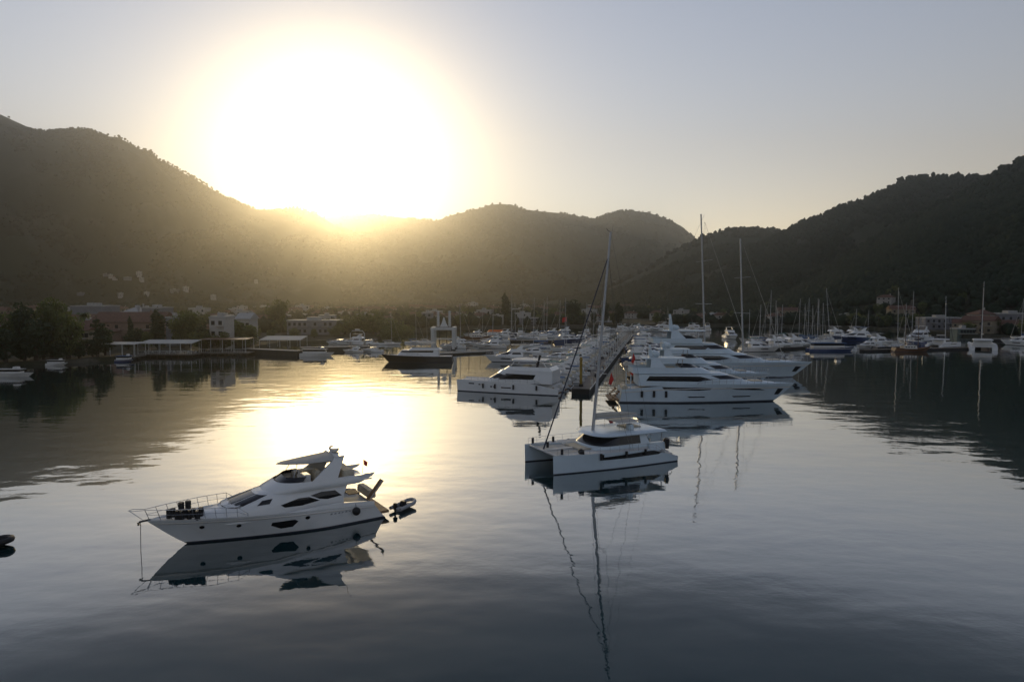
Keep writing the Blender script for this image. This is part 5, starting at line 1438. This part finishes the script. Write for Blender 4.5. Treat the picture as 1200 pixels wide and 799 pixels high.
for px, py, k, d, s, lab in [(915, 409, 'm1', 8, 1.2, 'white flybridge cruiser at the left end of the right pontoon'), (938, 408, 'm1', 5, 1.25, 'white flybridge cruiser second from the left end of the right pontoon'), (925, 405, 'm5', 10, 1.2, 'cream cruiser behind the first two white ones on the right pontoon'),
        (890, 412, 'm5', 0, 1.2, 'cream cruiser with teal awning behind the tallest three-deck yacht'),
        (985, 397, 'm1', 4, 1.3, 'white cruiser behind the blue and white trip boat, left one'), (1008, 397, 'm1', 2, 1.3, 'white cruiser behind the blue and white trip boat, right one'), (1000, 400, 'm3', 175, 1.2, 'dark blue cruiser behind the blue and white trip boat'),
        (1035, 405, 'm1', 5, 1.1, 'white cruiser behind the black sailing yacht'), (1075, 400, 'm1', 215, 1.5, 'golden-lit round-sterned motor yacht left of the pale catamaran'), (1016, 408, 'm5', 200, .9, 'cream boat glinting gold beside the trip boat'),
        (1198, 405, 'm1', 120, 1.2, 'golden-lit boat cut by the right photo edge')]:
    boat(k, px, py, d, s, lab)
for px, py, k, d, top, lab in [(1004, 398, 's1', 100, 362, 'sailing yacht with a thin mast behind the white cruisers'), (1018, 397, 's2', 100, 363, 'sailing yacht with a thin mast left of the black one'), (1048, 409, 's4', 8, 337, 'black-hulled sailing yacht with a tall mast on the right pontoon'),
        (1062, 400, 's1', 95, 355, 'sailing yacht with a short mast left of the golden-lit motor yacht'), (1070, 403, 's3', 95, 341, 'dark sailing yacht whose mast stands before the golden-lit motor yacht'), (1199, 399, 's1', 100, 350, 'sailing yacht with its mast at the right photo edge')]:
    boat(k, px, py, d, 1, lab, None, top)
boat('g1', 1068, 412, 4, .65, 'low dark wooden boat alongside the right pontoon')

def cruising_cat(px, py, deg, s, mast_top, label, lean=0):
    p = at(px, py); r_ = empty('cruising_catamaran', (p.x, p.y, 0), R(deg), label, 'catamaran')
    L, sp = 12 * s, 5.2 * s
    for sd in (1, -1):
        h = Hull(L, 1.5 * s, [.6 * s, 1.5 * s, 1.6 * s, 1.65 * s, 1.7 * s], rake=.1, tr=0, p=2.4, pw=1.8, full=.35, y0=sd * sp / 2, x0=-L / 2)
        h.build(M['gelcoat'], r_, M['deck'], 16, .03, M['antifoul'], (0, .1))
        h.patch([(-L * .1, 1.0 * s), (-L * .1, 1.25 * s), (L * .2, 1.25 * s), (L * .22, 1.05 * s)], sd).build('hull_window', M['dark_glass'], r_)
    MB().box(-L * .42, L * .22, -sp / 2, sp / 2, .8 * s, 1.55 * s).build('bridge_deck', M['deck'], r_)
    c = House([(1.5 * s, -L * .3, L * .2, sp * .45, L * .2), (2.7 * s, -L * .28, L * .08, sp * .4, L * .18)], .7); c.build('cabin', M['gelcoat'], r_, n=16)
    c.upatch('cabin_window', M['dark_glass'], r_, -.8, .8, 1.9 * s, 2.5 * s, .02)
    House([(2.75 * s, -L * .46, L * .08, sp * .45, L * .15), (2.95 * s, -L * .45, L * .05, sp * .42, L * .15)], .6).build('hardtop', M['gelcoat'], r_)
    H = atY(px, mast_top, p.y).z
    MB().tube([(L * .06, 0, 2.9 * s), (L * .06 - H * .03, 0, H)], .16, 8, .1).build('mast', M['alu'], r_, smooth=True)
    MB().tube([(L * .05, 0, 4.2 * s), (-L * .35, 0, 4.4 * s)], .18, 8).build('boom', M['canvas_white'], r_, smooth=True)
    MB().tube([(L * .47, 0, 1.7 * s), (L * .05 - H * .028, 0, H * .93)], .08, 6).build('furled_jib', M['sailcover'], r_)
    return r_
cruising_cat(1106, 406, 25, .95, 347, 'pale catamaran with a single mast left of the green kiosk')
cruising_cat(1150, 409, 60, 1.2, 330, 'catamaran with gold-lit stern and the tallest mast at the far right')
# blue and white trip boat
def trip_boat(px0, px1, py, label, stripe_m, s=1.0):
    a = at(px0, py); b = at(px1, py); L = (b - a).length
    r_ = empty('trip_boat', ((a.x + b.x) / 2, a.y, 0), 0, label, 'passenger boat')
    h = Hull(L, 3.6, [1.1, 1.1, 1.15, 1.3, 1.5], rake=1.2, tr=-.1, p=2.4, pw=1.7, full=.45, x0=-L / 2); h.build(M['hull_blue'] if stripe_m is M['canvas_blue'] else M['gelcoat_warm'], r_, M['deck'], 16, .05, M['gelcoat_warm'], (.75, .95))
    MB().box(-L * .4, L * .25, -1.4, 1.4, 1.15, 1.9).build('cabin', M['gelcoat_warm'], r_)
    MB().box(-L * .4 + .1, L * .25 - .1, -1.41, 1.41, 1.9, 2.6).build('cabin_window', M['dark_glass'], r_)
    MB().box(-L * .44, L * .29, -1.6, 1.6, 2.6, 2.78).build('roof', stripe_m, r_, bevel=.05)
    MB().box(L * .1, L * .2, -.9, .9, 2.78, 3.6, .1).build('wheelhouse', M['gelcoat_warm'], r_)
    r_.scale = (1, s, s)
    return r_
trip_boat(946, 1001, 411.5, 'low blue and white trip boat with flat roof right of the mast thicket', M['canvas_blue'])
trip_boat(136, 158, 424, 'small blue and white boat below the flat white awning', M['canvas_blue'], .6)
trip_boat(352, 392, 417, 'white passenger boat tied outside the long grey quay', M['canvas_white'], .75)
trip_boat(-18, 40, 441, 'white open boat with pale roof at the left edge of the water', M['canvas_white'], .6)
trip_boat(55, 80, 428, 'tiny white boat in the shadow of the big trees', M['canvas_white'], .5)
for px, py, k, d, s, lab in [(396, 403.5, 'm2', 175, .9, 'small white boat left of the white tubular arch'), (414, 404, 'm1', 178, 1.0, 'white flybridge boat under the tubular arch behind the quay'), (430, 404, 'm2', 182, .9, 'small white boat right of the tubular arch'),
        (436, 412.5, 'm2', 170, .75, 'small gleaming white boat ahead of the dark-hulled vessel'), (414, 413, 'm5', 180, .6, 'tiny cream boat off the end of the grey quay'), (530, 408, 'm1', 178, .8, 'white boat at the foot of the boat lift')]:
    boat(k, px, py, d, s, lab)
# dark-hulled vessel on the left quay
def dark_vessel():
    a = at(449, 423.5); b = at(530, 425); L = (b - a).length
    r_ = empty('dark_motor_yacht', ((a.x + b.x) / 2, (a.y + b.y) / 2, 0), math.pi, 'long black-hulled yacht with white superstructure in front of the boat lift', 'yacht')
    h = Hull(L, 5, [1.7, 1.7, 1.8, 1.95, 2.2], rake=2, tr=-.4, p=2.3, pw=1.6, full=.4, x0=-L / 2); h.build(M['hull_black'], r_, M['deck'], 22, .1, M['antifoul'], (0, .15), M['white_paint'])
    c = House([(1.7, -L * .3, L * .3, 2.0, 4), (3.4, -L * .3, L * .2, 1.9, 3.5)], .75); c.build('saloon', M['gelcoat'], r_)
    c.upatch('windscreen', M['dark_glass'], r_, -.9, .9, 2.75, 3.2, .02, 24)
    House([(3.4, -L * .34, L * .12, 2.1, 2), (3.9, -L * .3, L * .08, 1.9, 2)], .7).build('flybridge_coaming', M['gelcoat'], r_, roof=False)
    for x in (-L * .2, -L * .05):
        for sd in (1, -1): MB().tube([(x, sd * 1.7, 3.8), (x, sd * 1.7, 5.2)], .05, 5).build('bimini_post', M['steel'], r_)
    MB().box(-L * .25, 0, -1.8, 1.8, 5.2, 5.28).build('bimini', M['canvas_white'], r_)
    railing(h, .4, .98, 8, r_, .7)
dark_vessel()

# ------------------------------------------------------------------ the pier and the pontoons
def pontoon(a, b, w, z, label, deck_m=None, name='pontoon', edge=None, seg=12.0):
    d = b - a; L = d.length; r_ = empty(name, a, math.atan2(d.y, d.x), label, 'pontoon')
    n = max(1, int(L / seg)); g_ = .03
    for i in range(n):
        x0 = L * i / n + g_; x1 = L * (i + 1) / n - g_
        MB().box(x0, x1, -w / 2, w / 2, -.8, z - .12).build('float', M['pontoon_side'], r_)
    MB().box(0, L, -w / 2 - .05, w / 2 + .05, z - .117, z).build('deck', deck_m or M['concrete'], r_)
    if edge:
        for sd in (1, -1): MB().box(0, L, sd * (w / 2 + .1) - .05, sd * (w / 2 + .1) + .05, z - .2, z + .05).build('edge_rail', edge, r_)
    return r_
pontoon(PIER0, PIER1, 3.2, 1.0, 'long pale pier running away between the moored yachts', M['planks'], 'pier', M['white_paint'])
MB_pile = empty('mooring_pile', (PIER0.x + 0.4, 124, 1.0), 0, 'tall ochre pile standing on the head of the pier', 'pile')
MB().tube([(0, 0, 0), (0, 0, 5.4)], .26, 10).build('shaft', M['pile'], MB_pile, smooth=True)
MB().tube([(0, 0, 0.0), (0, 0, .5)], .42, 10).build('collar', M['rubber'], MB_pile, smooth=True)
lp = empty('pier_lamp', (0, 0, 0), 0, 'white globe lamp post along the far part of the pier', 'lamp post', 'globe lamp posts on the pier')
MB().tube([(0, 0, 0), (0, 0, 4.6)], .07, 6).build('pole', M['white_paint'], lp)
MB().ball((0, 0, 4.8), .28, 10, 8).build('globe', M['white_paint'], lp, smooth=True)
pd = empty('power_pedestal', (0, 0, 0), 0, 'small white power pedestal on the edge of the pier', 'pedestal', 'power pedestals on the pier')
MB().box(-.15, .15, -.15, .15, 0, 1.0).build('cabinet', M['white_paint'], pd, bevel=.03)
MB().tube([(0, 0, 1.0), (0, 0, 1.12)], .12, 8).build('cap', M['canvas_blue'], pd)
bpy.context.view_layer.update()
for i in range(16):
    y = 165 + i * 9.0
    for sd in (-1, 1): place(lp, pier_x(y) + sd * 1.5, y, g.uniform(.9, 1.05), rz=0, z=1.0)
for i in range(16):
    y = 127 + i * 11.0
    for sd in (-1, 1): place(pd, pier_x(y) + sd * 1.45, y, 1, rz=0, z=1.0)
# carts, bins and gear lying on the pier
def cargo(y, off, k):
    x = pier_x(y) + off
    r_ = empty('dock_box', (x, y, 1.0), R(g.uniform(0, 20)), None, 'box')
    MB().box(-.7, .7, -.3, .3, 0, .55, .03).build('chest', M['white_paint'] if k % 2 else M['grey_tube'], r_, bevel=.03)
    MB().box(-.73, .73, -.33, .33, .553, .63, .03).build('lid', M['white_paint'], r_, bevel=.02)
    r_['label'] = 'low storage box on the deck of the pier'; r_['group'] = 'storage boxes on the pier'
for i in range(24): cargo(126 + i * 5.5, g.choice([-1.2, 1.2]), i)
pontoon(at(497, 417), at(576, 413), 2.6, .7, 'dark pontoon with a lit pale edge right of the boat lift', M['planks'], edge=M['white_paint'])
pontoon(at(288, 414), at(352, 417), 3.0, 1.6, 'left part of the long grey quay wall', M['concrete'], 'quay')
pontoon(at(352.5, 412), at(442, 410), 3.0, 1.4, 'right part of the long grey quay with moored boats', M['concrete'], 'quay')
pontoon(at(1010, 412), at(1146, 409), 2.2, .7, 'thin dark floating pontoon reaching to the golden-sterned catamaran', M['planks'])
pontoon(at(1150, 399), at(1260, 401), 2.4, .9, 'pale quay edge at the right photo edge', M['concrete'])
pontoon(at(545, 400), at(660, 401), 2.4, .7, 'low pontoon across the crowded basin behind the flat-roofed catamaran', M['planks'])
pontoon(at(885, 411), at(965, 407), 2.2, .7, 'short pontoon below the mast thicket', M['planks'])

# white travelling boat lift
def boat_lift():
    Y = at(515, 413).y; c = at(518, 413)
    r_ = empty('boat_lift', (c.x, c.y + 3, .8), 0, 'white steel boat lift with two tall posts and a pointed frame', 'boat lift')
    a = atY(506, 384, c.y); b = atY(531, 384, c.y); w = (b.x - a.x) / 2; H = a.z - .8
    for sx in (-1, 1):
        for yy in (0, 7):
            MB().box(sx * w - .45, sx * w + .45, yy - .45, yy + .45, 0, H - .9).build('leg', M['white_paint'], r_)
            MB().box(sx * w - .7, sx * w + .7, yy - .25, yy + .25, 0.0 - .5, .6).build('wheel', M['rubber'], r_)
        MB().box(sx * w - .5, sx * w + .5, -.45, 7.45, H - .897, H).build('side_beam', M['white_paint'], r_)
        MB().tube([(sx * w * .55, 3.5, H), (sx * w * .55, 3.5, H + 5.2)], .42, 8, .34).build('tower', M['white_paint'], r_)
        for k in range(7): MB().tube([(sx * w * .55, 3.5, H + .6 + k * .7), (sx * w * .55, 3.5, H + .75 + k * .7)], .56, 8).build('tower_ring', M['gelcoat_warm'], r_)
    MB().box(-w + .453, w - .453, -.4, .4, H - .85, H - .1).build('cross_beam', M['white_paint'], r_)
    MB().box(-w + .453, w - .453, -.3, .3, H * .45, H * .45 + .35).build('cross_beam', M['white_paint'], r_)
    MB().loft([[Vector((-1.3, 2.5, H)), Vector((1.3, 2.5, H)), Vector((1.3, 4.5, H)), Vector((-1.3, 4.5, H))], [Vector((-.7, 3, H + 1.2)), Vector((.7, 3, H + 1.2)), Vector((.7, 4, H + 1.2)), Vector((-.7, 4, H + 1.2))], [Vector((-.1, 3.45, H + 3.2)), Vector((.1, 3.45, H + 3.2)), Vector((.1, 3.55, H + 3.2)), Vector((-.1, 3.55, H + 3.2))]]).build('pointed_frame', M['white_paint'], r_)
    for x in (-1.2, 1.2): MB().box(x - .12, x + .12, .5, .8, 1.5, H - .9).build('sling', M['rubber'], r_)
    return r_
boat_lift()
def arch_frame():
    c = at(419, 405); r_ = empty('tubular_arch', (c.x, c.y, 1.4), 0, 'white tubular arch standing above the small boats on the quay', 'arch')
    MB().tube([(-2.6, 0, 0), (-2.6, 0, 3.0), (-1.8, 0, 4.0), (1.8, 0, 4.0), (2.6, 0, 3.0), (2.6, 0, 0)], .14, 8).build('hoop', M['white_paint'], r_, smooth=True)
    MB().box(-.8, .8, -.2, .2, 4.1, 4.7).build('light_bar', M['white_paint'], r_)
    for sx in (-2.6, 2.6): MB().box(sx - .35, sx + .35, -.35, .35, -1.4, 0).build('foot', M['concrete'], r_)
arch_frame()
# orange boat under cover, flagpole with red flag, floodlight mast
c = at(582, 391)
o = empty('covered_boat', (c.x, c.y, 0), R(4), 'boat wrapped in a bright orange cover in the middle basin', 'boat')
h = Hull(9.5, 2.8, [1.0, 1.0, 1.05, 1.15, 1.3], rake=1, tr=0, full=.4, x0=-4.7); h.build(M['gelcoat'], o, M['deck'], 12, .05)
House([(.95, -4.5, 4.2, 1.45, 2.5), (1.9, -3.6, 2.6, .5, 2.0)], .8).build('cover', M['orange'], o, n=16)
c = at(664, 404)
o = empty('flagpole', (c.x, c.y, 0), 0, 'pole flying a red flag above the crowded basin', 'flagpole')
MB().tube([(0, 0, -1), (0, 0, 10.5)], .07, 6).build('pole', M['white_paint'], o)
MB().loft([[Vector((-1.7 * t, .18 * math.sin(5 * t), 10.3 - .4 * t)), Vector((-1.7 * t, .18 * math.sin(5 * t + .5), 8.7 - .5 * t))] for t in [k / 8 for k in range(9)]], False, False, False).build('flag', M['red'], o)

# coiled hoses and fenders lying at the pier edge
hs = empty('hose_reel', (0, 0, 0), 0, 'small dark hose reel at the edge of the pier', 'hose reel', 'hose reels on the pier')
MB().tube([(0, -.12, .35), (0, .12, .35)], .33, 12).build('drum', M['rubber'], hs, smooth=True)
for sx in (-.16, .16): MB().tube([(sx * 1.6, sx, 0), (0, sx, .35)], .03, 5).build('leg', M['steel'], hs)
bpy.context.view_layer.update()
for i in range(14):
    y = 130 + i * 8.2
    place(hs, pier_x(y) + (1.1 if i % 2 else -1.1), y, g.uniform(.9, 1.3), rz=g.uniform(0, 3), z=1.0)
